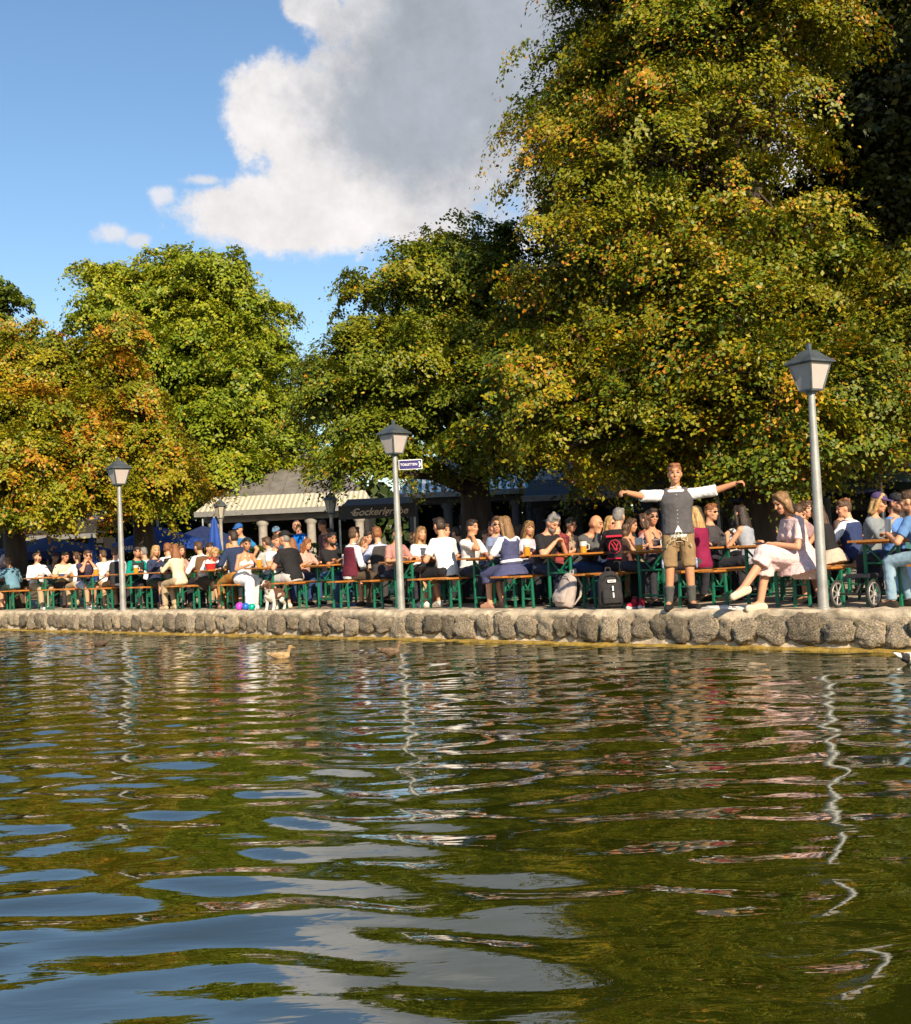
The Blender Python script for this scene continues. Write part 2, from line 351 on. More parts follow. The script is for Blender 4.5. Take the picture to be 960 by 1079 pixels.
def leaf_mesh(C, Nn, size, col, r, aspect=.62, fold=.12):
    n = len(C); t = norm(np.cross(Nn, norm(r.normal(size=(n, 3))))); b = np.cross(Nn, t)
    sz = size*r.uniform(.65, 1.35, (n, 1)); fo = Nn*sz*fold
    V = np.stack([C-t*sz*.5, C+b*sz*aspect*.5+fo-t*sz*.06, C+t*sz*.5, C-b*sz*aspect*.5+fo-t*sz*.06], 1).reshape(-1, 3)
    me = npmesh('crown', V, np.arange(4*n), np.full(n, 4))
    a = me.attributes.new('leaf_tint', 'FLOAT_COLOR', 'POINT')
    rgba = np.ones((n, 4), np.float32); rgba[:, :3] = np.clip(col, .004, 1); a.data.foreach_set('color', np.repeat(rgba, 4, 0).ravel())
    me.materials.append(LEAF); return me
def palette(pal, k, r):                     # pal: list of (weight, rgb); k: n
    w = np.array([p[0] for p in pal]); w = w/w.sum(); c = np.array([p[1] for p in pal]); i = r.choice(len(pal), k, p=w)
    return c[i]
def tree(name, base, h_fork, lobes, label, cat='tree', group=None, pads=200, per=420, size=.1, padr=(.6, 1.1), pal=None, pal2=None, autumn=0., r_trunk=.3, seed=1, flat=.17, droop=.25, shell=(.55, 1.), lean=(0, 0), minz=2.1, pal_pad=.5, fill=.15, limbs_shown=True):
    """lobes: (centre, radii). pads of leaves are set through the lobes' volume, each on a twig of its own"""
    r = np.random.default_rng(seed); root = empty(name, base, 0, label, cat, group); base = np.array(base)
    vol = np.array([l[1][0]*l[1][1]+l[1][0]*l[1][2]+l[1][1]*l[1][2] for l in lobes]); vol = vol/vol.sum()
    Cs, Ns, Cl, pads_c = [], [], [], []
    allc = np.mean([np.array(l[0])*v for l, v in zip(lobes, vol)], 0)*len(lobes)
    for i in range(pads):
        li = r.choice(len(lobes), p=vol); lc, lr = np.array(lobes[li][0]), np.array(lobes[li][1])
        d = norm(r.normal(size=3)); rad = shell[0]+(shell[1]-shell[0])*r.random()**.6
        c = lc+d*lr*rad
        if c[2] < minz: c[2] = minz+r.random()*.5
        pr = r.uniform(*padr); pads_c.append((li, c))
        out = norm(np.array([d[0], d[1], .25*d[2]])+r.normal(size=3)*.15); up = norm(np.array([0, 0, 1.])+out*.42+r.normal(size=3)*.18)
        a1 = norm(np.cross(up, [0.3, .2, 1.01])); a2 = np.cross(up, a1)
        n = int(per*(pr/np.mean(padr))**2*r.uniform(.7, 1.25))
        m_ = max(5, int(13*(pr/.8)**2)); sp = r.integers(0, m_, n)          # leaves sit on sprigs, a few dozen to each
        sq = np.sqrt(r.random(m_))*pr*.95; sth = r.uniform(0, 2*math.pi, m_); sz = r.normal(0, flat*pr*.55, m_); sn = r.normal(size=(m_, 3))*.42; sg = (.085+.06*pr)*r.uniform(.7, 1.3, m_)
        lx = sq[sp]*np.cos(sth[sp])+r.normal(size=n)*sg[sp]; ly = sq[sp]*np.sin(sth[sp])+r.normal(size=n)*sg[sp]
        q = np.hypot(lx, ly); th = np.arctan2(ly, lx); lump = 1+.3*np.sin(3*th+r.uniform(0, 6))+.15*np.sin(7*th+r.uniform(0, 6))
        q = q*lump; x, y = q*np.cos(th), q*np.sin(th)
        z = sz[sp]+r.normal(size=n)*sg[sp]*.42-1.4*((lx-sq[sp]*np.cos(sth[sp]))**2+(ly-sq[sp]*np.sin(sth[sp]))**2)-droop*(q/pr)**2*pr*.8+.12*pr*np.sin(x*5/pr+r.uniform(0, 6))*np.cos(y*5/pr+r.uniform(0, 6))
        p = c+x[:, None]*a1+y[:, None]*a2+z[:, None]*up
        rd = norm(x[:, None]*a1+y[:, None]*a2+1e-5)
        nn = norm(up*.9+rd*.4*(q/pr)[:, None]+out*.22+sn[sp]+r.normal(size=(n, 3))*.36)
        mixp = (r.random(n) < pal_pad)
        padcol = palette(pal, 1, r)[0]; aut = r.random()**2.2*3.1; ang0 = r.uniform(0, 6.28); cl = np.where(mixp[:, None], padcol, palette(pal, n, r))
        if pal2 is not None:
            edge = np.clip((q/pr-.45)*1.6, 0, 1)*.5+np.clip(z/(flat*pr+.01)*.3, 0, .5)
            tip = r.random(n) < autumn*aut*(.35+edge)*(.6+.6*np.cos(th-ang0))
            cl = np.where(tip[:, None], palette(pal2, n, r), cl)
        cl = cl*r.uniform(.75, 1.25, (n, 1))
        Cs.append(p); Ns.append(nn); Cl.append(cl)
    for lc, lr in lobes:                     # thinner leaves deep inside, tinted darker to deepen the crown's shade
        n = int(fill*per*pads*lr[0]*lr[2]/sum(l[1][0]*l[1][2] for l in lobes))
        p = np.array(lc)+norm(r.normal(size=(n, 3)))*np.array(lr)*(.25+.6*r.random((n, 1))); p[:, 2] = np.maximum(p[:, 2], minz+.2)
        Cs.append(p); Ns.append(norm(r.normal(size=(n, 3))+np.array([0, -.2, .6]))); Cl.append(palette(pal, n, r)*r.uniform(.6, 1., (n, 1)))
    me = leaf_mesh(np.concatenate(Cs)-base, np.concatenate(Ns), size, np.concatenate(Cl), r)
    link(bpy.data.objects.new('crown', me), root)
    mb = MB(); b0 = Vector((0, 0, -.1)); fork = Vector((lean[0], lean[1], h_fork)); top = Vector(allc-base)*.6+fork*.4; top.z = max(top.z, h_fork+1.)
    mb.tube([b0, (0, 0, .25), fork*.5+Vector((.06, .03, 0)), fork, (fork+top)/2+Vector((.12, -.1, 0)), top], [r_trunk*1.55, r_trunk*1.12, r_trunk, r_trunk*.9, r_trunk*.6, r_trunk*.3], 12)
    node = {}
    for li, (lc, lr) in enumerate(lobes):
        e = Vector(np.array(lc)-base); st = fork.lerp(top, min(.85, .08+.75*r.random())) if e.z > fork.z+1 else fork*.92
        m1 = st.lerp(e, .45)+Vector((0, 0, .12*(e-st).length*.6)); rl = r_trunk*.45
        mb.tube([st, m1, e], [rl, rl*.7, rl*.3], 8); node[li] = (st, m1, e)
    for li, c in pads_c:
        e = Vector(c-base); st, m1, le = node[li]; t = r.uniform(.3, .95); s0 = (m1.lerp(le, (t-.4)/.6) if t > .4 else st.lerp(m1, t/.4))
        mid = s0.lerp(e, .55)+Vector((0, 0, .1*(e-s0).length)); rw = max(.012, r_trunk*.07)
        mb.tube([s0, mid, e], [rw*1.6, rw, rw*.35], 4, False)
    mb.build('trunk', BARK, root, True)
    return root
def lobe(u, v, Y, rpx, ry=1., rz=1.):
    c = at(u, v, Y); r = rpx*Y/FPX; return ((c.x, c.y, c.z), (r, r*ry, r*rz))
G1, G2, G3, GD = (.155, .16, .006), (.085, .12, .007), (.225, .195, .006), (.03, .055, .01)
C1, C2, C3 = (.20, .215, .008), (.13, .165, .008), (.30, .255, .008)
YE, OR, RU = (.40, .27, .010), (.40, .17, .010), (.26, .09, .012)
# the great maple at the right: crown overhangs the tables
tree('maple_tree', (5.6, 21.5, TZ), 3.2, [lobe(720, 130, 21, 165), lobe(600, 150, 20.5, 72), lobe(640, 30, 21.5, 85), lobe(760, -60, 21, 150), lobe(640, 290, 19.5, 105, .9), lobe(760, 300, 18.8, 110, .9), lobe(590, 410, 19.5, 82, 1, .7), lobe(700, 400, 18.6, 95, 1, .7), lobe(810, 400, 18.2, 95, 1, .7), lobe(690, 470, 20.5, 95, 1, .45), lobe(800, 470, 20., 80, 1, .45), lobe(560, 330, 20.5, 45), lobe(560, 478, 19.5, 45, 1, .45), lobe(845, 15, 21, 60), lobe(858, 235, 20, 45)],
     'great maple with green crown turning yellow and rust, overhanging the right-hand tables', pads=300, per=1050, size=.076, padr=(.5, 1.1), fill=.12, pal=[(4, (.178, .18, .005)), (4, (.09, .135, .006)), (3, (.265, .22, .005))], pal2=[(3, YE), (3, OR), (1, RU)], autumn=.29, r_trunk=.42, seed=5, minz=2.5)
tree('maple_tree', (9.2, 22.6, TZ), 3., [lobe(905, 400, 18.6, 85, 1, .8), lobe(960, 330, 19.5, 80), lobe(870, 300, 20, 55), lobe(930, 470, 19, 70, 1, .4), lobe(990, 420, 19, 70), lobe(905, 480, 18.6, 45, 1, .5), ((11.8, 15.4, 12.6), (2.3, 2.2, 2.2)), ((12.6, 18.2, 10.4), (2.2, 2., 2.)), ((11.4, 17.6, 13.6), (1.8, 1.8, 1.8))],  # last three lobes are unseen, added to cast shade on the upper right
     'maple at the right edge, its low yellow-green boughs behind the tall lamp', pads=190, per=950, size=.076, padr=(.5, 1.05), pal=[(4, G1), (3, G2), (3, G3)], pal2=[(3, YE), (2, OR), (1, RU)], autumn=.24, r_trunk=.35, seed=8, minz=2.7)
tree('shade_tinted_tree', (10.5, 27., TZ), 3.5, [lobe(930, 130, 24.5, 110), lobe(905, 20, 24.5, 80), lobe(930, 230, 24.5, 90), lobe(880, 300, 27, 130), lobe(720, 250, 26.5, 130), lobe(640, 330, 27, 110), lobe(690, 90, 26.5, 110), lobe(700, 450, 26, 130, 1, .5), lobe(800, 420, 27, 130, 1, .7), lobe(960, -60, 27, 140), lobe(1010, 350, 27, 120)],  # added behind the maples; the shade of the gaps is put into its leaf colour
     'tree with leaves coloured dark for shade, filling the deep gap between the maples at upper right', pads=420, per=380, size=.15, padr=(.7, 1.3), pal=[(3, (.05, .06, .006)), (2, (.03, .042, .006)), (1, (.08, .08, .008))], r_trunk=.4, seed=12, fill=.5)
# the tree in the middle with the visible dark trunk
tree('maple_tree', (.35, 26., TZ), 2.4, [lobe(440, 318, 25.5, 60), lobe(475, 292, 26, 48), lobe(385, 395, 25, 60), lobe(475, 400, 24.5, 78), lobe(400, 470, 24.5, 62, 1, .7), lobe(535, 330, 26.5, 62), lobe(545, 440, 25.5, 62), lobe(350, 425, 25.5, 32), lobe(522, 272, 26.5, 38), lobe(380, 300, 26, 24), lobe(395, 500, 24, 42, 1, .3)],
     'middle-sized green maple with a dark forked trunk, behind the lamp with the toilet sign', pads=230, per=850, size=.084, padr=(.42, .9), pal=[(4, (.155, .19, .009)), (4, (.095, .135, .009)), (2, (.22, .215, .008))], pal2=[(2, YE), (1, OR)], autumn=.08, r_trunk=.36, seed=21, minz=3.25, fill=.08, lean=(.1, 0))
# left group
tree('plane_tree', (-7.6, 43., TZ), 4., [lobe(205, 330, 43, 68), lobe(150, 320, 43, 48), lobe(120, 335, 42, 36), lobe(110, 300, 43, 20), lobe(235, 400, 42, 72), lobe(265, 350, 43, 42), lobe(160, 420, 42, 70), lobe(240, 470, 41, 66), lobe(290, 430, 42, 40), lobe(185, 285, 43, 36), lobe(235, 300, 43, 40), lobe(300, 480, 42, 40)],
     'tall bright green tree behind the left pavilion', pads=290, per=760, size=.135, padr=(.6, 1.3), pal=[(4, (.20, .25, .010)), (3, (.14, .20, .010)), (3, (.28, .29, .012))], pal2=[(2, YE)], autumn=.05, r_trunk=.45, seed=31, minz=3.2)
tree('chestnut_tree', (-8.2, 31., TZ), 2.6, [lobe(60, 385, 31, 34), lobe(105, 395, 31, 36), lobe(135, 430, 30.5, 34), lobe(85, 450, 30, 42), lobe(165, 478, 30, 30), lobe(100, 500, 29.5, 38, 1, .8), lobe(150, 522, 29.8, 30, 1, .6), lobe(128, 350, 31.5, 20), lobe(188, 505, 30.5, 17)],
     'chestnut with orange-brown autumn clusters behind the left lamp', pads=150, per=900, size=.088, padr=(.42, .85), fill=.1, pal=[(3, C1), (2, C2), (3, C3)], pal2=[(4, OR), (2, RU), (3, YE)], autumn=.8, r_trunk=.28, seed=41, minz=2.4, pal_pad=.6)
tree('chestnut_tree', (-11.4, 30.5, TZ), 2.4, [lobe(20, 390, 30.5, 52), lobe(-30, 400, 30, 60), lobe(40, 450, 29.5, 48), lobe(5, 490, 29, 52, 1, .8), lobe(55, 520, 29, 36, 1, .8), lobe(-40, 480, 29, 50), lobe(20, 545, 28.8, 40, 1, .35)],
     'orange-tinged chestnut at the left edge with boughs hanging over the tables', pads=140, per=900, size=.088, padr=(.42, .85), fill=.1, pal=[(3, C1), (2, C2), (3, C3)], pal2=[(3, OR), (1, RU), (3, YE)], autumn=.6, r_trunk=.28, seed=47, minz=2.2, pal_pad=.6)
tree('lime_tree', (-14.5, 37., TZ), 4., [lobe(-10, 340, 37, 30), lobe(-35, 380, 37, 60), lobe(5, 312, 37, 16)],
     'green treetop showing above the left edge chestnut', pads=70, per=300, size=.16, padr=(.5, 1.), pal=[(1, (.07, .10, .010)), (3, (.10, .14, .010)), (2, (.16, .19, .010))], r_trunk=.3, seed=53)
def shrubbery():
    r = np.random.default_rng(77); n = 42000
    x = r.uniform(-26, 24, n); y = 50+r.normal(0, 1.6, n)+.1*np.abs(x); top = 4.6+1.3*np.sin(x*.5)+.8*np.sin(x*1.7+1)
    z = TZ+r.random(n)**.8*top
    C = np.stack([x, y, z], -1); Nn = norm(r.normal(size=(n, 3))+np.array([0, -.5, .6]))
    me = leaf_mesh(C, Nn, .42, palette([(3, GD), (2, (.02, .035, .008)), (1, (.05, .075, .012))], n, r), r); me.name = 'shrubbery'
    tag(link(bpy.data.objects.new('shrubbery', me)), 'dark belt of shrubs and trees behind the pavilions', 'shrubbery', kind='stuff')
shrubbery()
def hedge(p0, p1, h, w, label, seed, col):
    r = np.random.default_rng(seed); p0, p1 = np.array(p0), np.array(p1); ln = np.linalg.norm(p1-p0); n = int(ln*1500)
    d = (p1-p0)/ln; t = r.random(n); a = r.uniform(-1, 1, n)*w/2; z = h*np.where(r.random(n) < .4, 1-np.abs(r.normal(0, .05, n)), r.random(n))
    z += .05*np.sin(t*ln*4)
    C = np.stack([t*ln*d[0]-d[1]*a, t*ln*d[1]+d[0]*a, z], -1)
    me = leaf_mesh(C, norm(r.normal(size=(n, 3))+np.array([0, -.5, .8])), .085, palette(col, n, r), r); me.name = 'foliage'
    root = empty('hedge', (p0[0], p0[1], TZ), 0, label, 'hedge'); link(bpy.data.objects.new('foliage', me), root)
    mb = MB(); mid = p1-p0
    mb.bar((0, 0, h*.35), (mid[0], mid[1], h*.35), w*.55, h*.7); mb.build('stems', mat('hedge_stems', (.02, .03, .008), .9), root)
hc = [(3, (.09, .13, .02)), (2, (.06, .1, .015)), (1, (.15, .18, .02))]
a = at(196, 590, 33); b = at(372, 590, 33); hedge((a.x, a.y), (b.x, b.y), 1.32, .5, 'clipped green hedge in front of the left pavilion', 3, hc)
a = at(770, 575, 23.5); b = at(840, 575, 23.5); hedge((a.x, a.y), (b.x, b.y), 1.45, .5, 'small green hedge behind the bright blue shirt', 4, hc)

# ---------------------------------------------------------------- pavilions, parasols, signs
STEEL = mat('galvanised', (.42, .42, .40), .5, .55, var=.2, scale=12, bump=.15)
DARK = mat('dark_timber', (.012, .012, .013), .8, var=.3)
STONEC = mat('pale_stone', (.36, .33, .29), .85, var=.15, bump=.3)
ROOFM = mat('roof_zinc', (.21, .195, .175), .55, .3, var=.25, scale=3, bump=.1)
WHITE = mat('white_paint', (.8, .8, .78), .5)
SHADE = mat('shade_wall', (.03, .03, .032), .9, var=.3)  # near-black base colour puts the pavilions' shade into walls and columns
def stripe_mat(name, c1, c2, per):
    m = mat(name, c1, .8, var=.06); nt = m.node_tree; N, L = nt.nodes, nt.links; b = N['Principled BSDF']
    tc = N.new('ShaderNodeTexCoord'); sx = N.new('ShaderNodeSeparateXYZ'); L.new(tc.outputs['Object'], sx.inputs[0])
    ml = N.new('ShaderNodeMath'); ml.operation = 'MULTIPLY'; ml.inputs[1].default_value = 1/per; L.new(sx.outputs['X'], ml.inputs[0])
    fr = N.new('ShaderNodeMath'); fr.operation = 'FRACT'; L.new(ml.outputs[0], fr.inputs[0]); lt = N.new('ShaderNodeMath'); lt.operation = 'LESS_THAN'; lt.inputs[1].default_value = .5; L.new(fr.outputs[0], lt.inputs[0])
    mx = N.new('ShaderNodeMix'); mx.data_type = 'RGBA'; L.new(lt.outputs[0], mx.inputs['Factor']); L.new(b.inputs['Base Color'].links[0].from_socket, mx.inputs['A']); mx.inputs['B'].default_value = (*c2, 1); L.new(mx.outputs['Result'], b.inputs['Base Color']); return m
AWN1 = stripe_mat('awning_cream', (.60, .54, .41), (.36, .33, .24), .16)
AWN2 = stripe_mat('awning_teal', (.74, .77, .76), (.09, .24, .26), .24)
def slab(pts, th):                        # a sheet with thickness from a quad or triangle
    n = (Vector(pts[1])-Vector(pts[0])).cross(Vector(pts[2])-Vector(pts[0])).normalized()*th
    k = len(pts); V = [Vector(p) for p in pts]+[Vector(p)-n for p in pts]
    return V, [tuple(range(k)), tuple(range(k, 2*k))[::-1]]+[((i+1) % k, i, k+i, k+(i+1) % k) for i in range(k)]
def pavilion(x0, x1, y, eave, awnm, label, ridge=1.5, depth=6., inset=2., awn=1.3, ncol=4, roofm=None, goods=True, skew=0., colm=None):
    root = empty('pavilion', ((x0+x1)/2, y, TZ), skew, label, 'pavilion'); w = x1-x0; hx = w/2
    mb = MB()
    rp = [(-hx+.35, 0, eave+.62), (hx-.35, 0, eave+.62), (hx-inset, depth/2, eave+.62+ridge), (-hx+inset, depth/2, eave+.62+ridge)]
    bk = [(-hx+.35, depth, eave+.62), (hx-.35, depth, eave+.62)]
    V, F = slab([rp[0], rp[1], rp[2], rp[3]], .08); mb.add(V, F)
    for tri in ([rp[1], bk[1], rp[2]], [bk[0], rp[0], rp[3]]): V, F = slab(tri, .08); mb.add(V, F)
    V, F = slab([bk[1], bk[0], rp[3], rp[2]], .08); mb.add(V, F)
    n = int(w/.55)                         # standing seams
    for i in range(n+1):
        x = -hx+.5+(w-1)*i/n; t = min(1, (abs(-hx+.35-x))/(inset-.35), (abs(hx-.35-x))/(inset-.35)); t = max(.08, t)
        mb.bar((x, .03, eave+.66), (x, depth/2*t, eave+.66+ridge*t), .035, .07)
    mb.bar((-hx+inset-.1, depth/2, eave+.72+ridge), (hx-inset+.1, depth/2, eave+.72+ridge), .16)
    mb.build('roof', roofm or ROOFM, root)
    mb = MB(); V, F = slab([(-hx-.15, -awn, eave+.1), (hx+.15, -awn, eave+.1), (hx-.2, .05, eave+.64), (-hx+.2, .05, eave+.64)], .03); mb.add(V, F)
    mb.build('awning', awnm, root)
    mb = MB(); mb.box((0, -awn-.03, eave+.02), (w+.36, .06, .17)); mb.build('gutter', mat('gutter_grey', (.2, .2, .19), .5, .3), root)
    mb = MB(); mb.box((0, -awn+.45, eave-.14), (w-.1, .22, .2)); mb.box((0, .2, eave-.12), (w-.1, .2, .2)); mb.build('beam', colm or STONEC, root)
    for i in range(ncol):
        x = -hx+.35+(w-.7)*i/(ncol-1); mb = MB(); mb.lathe([(.2, 0), (.2, .12), (.15, .16), (.14, eave-.45), (.15, eave-.42), (.21, eave-.34), (.21, eave-.24)], 14, (x, -awn+.45, 0)); mb.build('column', colm or STONEC, root, True)
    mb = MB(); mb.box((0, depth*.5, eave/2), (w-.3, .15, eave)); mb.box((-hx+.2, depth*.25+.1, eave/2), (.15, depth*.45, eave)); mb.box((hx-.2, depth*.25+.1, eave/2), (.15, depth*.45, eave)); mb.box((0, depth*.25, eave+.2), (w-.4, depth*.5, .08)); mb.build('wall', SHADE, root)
    mb = MB(); mb.box((0, .9, .5), (w-1.2, .6, 1.)); mb.box((0, .9, 1.03), (w-1., .75, .06)); mb.build('counter', mat('counter_wood', (.07, .05, .035), .6), root)
    if goods:
        mb = MB()
        for i in range(14): x = -hx+1+(w-2)*random.random(); mb.lathe([(.05, 0), (.055, .16), (.02, .24), (.02, .3)], 8, (x, .75+.3*random.random(), 1.061))
        mb.build('bottle_row', mat('brown_glass', (.09, .04, .012), .2), root, True)
        mb = MB(); mb.box((0, depth*.5-.13, eave-.75), (w-1.4, .08, .4)); mb.build('menu_board', mat('menu_board', (.05, .045, .035), .7, var=.6, scale=16), root)
    return root
a = at(212, 560, 37.5); b = at(380, 560, 37.5)
pavilion(a.x, b.x+.3, 37.5+1.2, 2.5, AWN1, 'left pavilion with grey seamed roof, cream striped awning and stone columns', ridge=1.35, inset=1.6, depth=5.5)
a = at(425, 560, 37); b = at(557, 560, 37)
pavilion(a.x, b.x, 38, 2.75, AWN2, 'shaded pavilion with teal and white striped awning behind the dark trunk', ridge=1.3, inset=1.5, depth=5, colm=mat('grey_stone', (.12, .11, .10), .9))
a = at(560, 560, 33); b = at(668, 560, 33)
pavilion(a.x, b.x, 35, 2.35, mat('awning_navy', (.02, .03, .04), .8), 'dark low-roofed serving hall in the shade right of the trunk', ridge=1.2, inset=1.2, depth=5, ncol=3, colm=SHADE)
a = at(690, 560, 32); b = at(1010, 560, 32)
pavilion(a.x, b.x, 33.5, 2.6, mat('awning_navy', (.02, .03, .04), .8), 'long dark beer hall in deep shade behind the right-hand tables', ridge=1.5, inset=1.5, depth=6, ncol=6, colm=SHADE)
a = at(-120, 575, 41); b = at(100, 575, 41)
pavilion(a.x, b.x, 42, 2.1, mat('awning_brown', (.03, .025, .02), .8), 'dark kiosk at the far left under the chestnuts', ridge=1., inset=1.2, depth=4, colm=SHADE)
SIGNW = mat('sign_cream', (.8, .62, .42), .5); SIGNK = mat('sign_black', (.018, .018, .02), .5, var=.2)
def canopy(u0, u1, v0, v1, Y, label, txt, tcol, fcol, tsize, lamp=True):
    a = at(u0, v1, Y); b = at(u1, v1, Y); t = at((u0+u1)/2, v0, Y); c = at((u0+u1)/2, v1, Y); w = b.x-a.x; h = t.z-c.z
    root = empty('sign_canopy', ((a.x+b.x)/2, Y, TZ), 0, label, 'canopy'); z = c.z-TZ+h/2
    mb = MB(); mb.box((0, 0, z), (w, .05, h)); mb.box((-w/2+.03, .6, z), (.05, 1.15, h)); mb.box((w/2-.03, .6, z), (.05, 1.15, h)); mb.build('fascia', fcol, root)
    mb = MB(); V, F = slab([(-w/2+.06, .03, z+h/2-.02), (w/2-.06, .03, z+h/2-.02), (w/2-.06, 1.9, z+h/2+.25), (-w/2+.06, 1.9, z+h/2+.25)], .04); mb.add(V, F); mb.build('roof', mat('canopy_cloth', (.03, .03, .035), .8), root)
    for x in (-w/2+.02, w/2-.02):
        mb = MB(); mb.box((x, .01, (z-h/2)/2), (.045, .045, z-h/2)); mb.build('post', STEEL, root)
    text_mesh('lettering', txt, tsize, tcol, root, (.05, -.034, z-.01), (math.pi/2, 0, 0), shear=.4, extrude=.006, offset=.004)
    mb = MB(); x = -w*.31
    for sx in ((-1,) if lamp else (-1, 1)):
        xx = x if sx < 0 else w*.34
        mb.prism([(xx-.07, z), (xx+.06, z+.05), (xx+.06, z-.05)] if sx < 0 else [(xx+.07, z), (xx-.06, z-.05), (xx-.06, z+.05)], -.04, -.028)
    mb.build('arrow', tcol, root)
    return root
canopy(357, 438, 531.5, 546, 27.5, 'black sign canopy lettered in cream script behind the dark vested man', 'Gockerlgrube', SIGNW, SIGNK, .235)
canopy(484, 520, 541, 553, 33, 'faint dark sign canopy with dull white script right of the tree trunk', 'Gockerlgrube', mat('sign_dull', (.28, .28, .27), .6), SIGNK, .17, False)
def parasol(c, rad, drop, m, label, txt=None, closed=False, tz=2.35, n=8, rot=.2):
    root = empty('parasol', (c[0], c[1], TZ), rot, label, 'parasol')
    mb = MB(); mb.tube([(0, 0, 0), (0, 0, tz+.2)], [.03, .025], 10); mb.build('pole', STEEL, root, True)
    mb = MB(); mb.lathe([(.4, 0), (.4, .06), (.1, .1), (.05, .3)], 16); mb.build('base', STEEL, root, True)
    mb = MB()
    if closed:
        prof = [(.02, tz+.12), (.07, tz), (.13, tz-.5), (.19, tz-1.0), (.1, tz-1.1), (.16, tz-1.3)]
        V = []; F = []; k = 24
        for r_, z in prof:
            for j in range(k): a_ = 2*math.pi*j/k; q = r_*(1+.22*math.cos(8*a_)); V.append((q*math.cos(a_), q*math.sin(a_), z))
        for i in range(len(prof)-1):
            for j in range(k): F.append((i*k+j, (i+1)*k+j, (i+1)*k+(j+1) % k, i*k+(j+1) % k))
        mb.add(V, F); mb.build('canopy', m, root, True); return root
    V = [(0, 0, tz)]; F = []; k = n*4
    for ring, (f, dz) in enumerate([(.33, .3), (.66, .62), (1, 1)]):
        for j in range(k):
            a_ = 2*math.pi*j/k; e = abs(math.cos(a_*n/2)); sag = (1-.06*(1-e)*f); V.append((rad*f*sag*math.cos(a_), rad*f*sag*math.sin(a_), tz-drop*dz-.05*(1-e)*f))
    for j in range(k): F.append((0, 1+j, 1+(j+1) % k))
    for ring in range(2):
        for j in range(k): o = 1+ring*k; F.append((o+j, o+k+j, o+k+(j+1) % k, o+(j+1) % k))
    o = 1+2*k; nv = len(V)
    for j in range(k): V.append((V[o+j][0]*1.005, V[o+j][1]*1.005, V[o+j][2]-.22))
    for j in range(k): F.append((o+j, nv+j, nv+(j+1) % k, o+(j+1) % k))
    mb.add(V, F); cn = mb.build('canopy', m, root)
    md = cn.modifiers.new('thickness', 'SOLIDIFY'); md.thickness = .01
    for j in range(n):
        a_ = 2*math.pi*j/n; mb = MB(); mb.tube([(0, 0, tz-.06), (rad*.97*math.cos(a_), rad*.97*math.sin(a_), tz-drop-.02)], [.012, .01], 5); mb.build('rib', STEEL, root)
    if txt:
        d = rad*1.012; a_ = math.radians(31); text_mesh('lettering', txt, .15, WHITE, root, (-d*math.sin(a_), -d*math.cos(a_), tz-drop-.16), (math.pi/2, 0, -a_), extrude=.004)
    return root
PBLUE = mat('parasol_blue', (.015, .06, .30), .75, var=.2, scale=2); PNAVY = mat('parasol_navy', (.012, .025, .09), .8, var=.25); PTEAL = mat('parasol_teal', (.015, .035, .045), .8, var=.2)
p = at(166, 550, 32.5); parasol(p, 1.25, .42, PBLUE, 'open blue parasol lettered in white, partly behind chestnut leaves', 'PAULANER', tz=2.02, rot=0)
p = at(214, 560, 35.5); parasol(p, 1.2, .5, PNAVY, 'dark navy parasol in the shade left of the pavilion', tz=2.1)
p = at(226, 560, 34.2); parasol(p, .6, .9, PBLUE, 'closed bright blue parasol beside the left pavilion column', closed=True, tz=2.15)
p = at(97, 575, 31); parasol(p, .6, .9, PBLUE, 'furled blue parasol behind the man in the navy T-shirt', closed=True, tz=1.65)
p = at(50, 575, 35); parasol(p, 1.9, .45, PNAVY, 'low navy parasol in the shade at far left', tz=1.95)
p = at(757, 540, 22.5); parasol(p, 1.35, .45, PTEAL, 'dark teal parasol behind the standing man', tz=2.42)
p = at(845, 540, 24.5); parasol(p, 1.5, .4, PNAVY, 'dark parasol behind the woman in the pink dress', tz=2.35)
p = at(930, 540, 21.5); parasol(p, 1.5, .42, PTEAL, 'large dark parasol behind the two people in caps', tz=2.38, rot=.5)

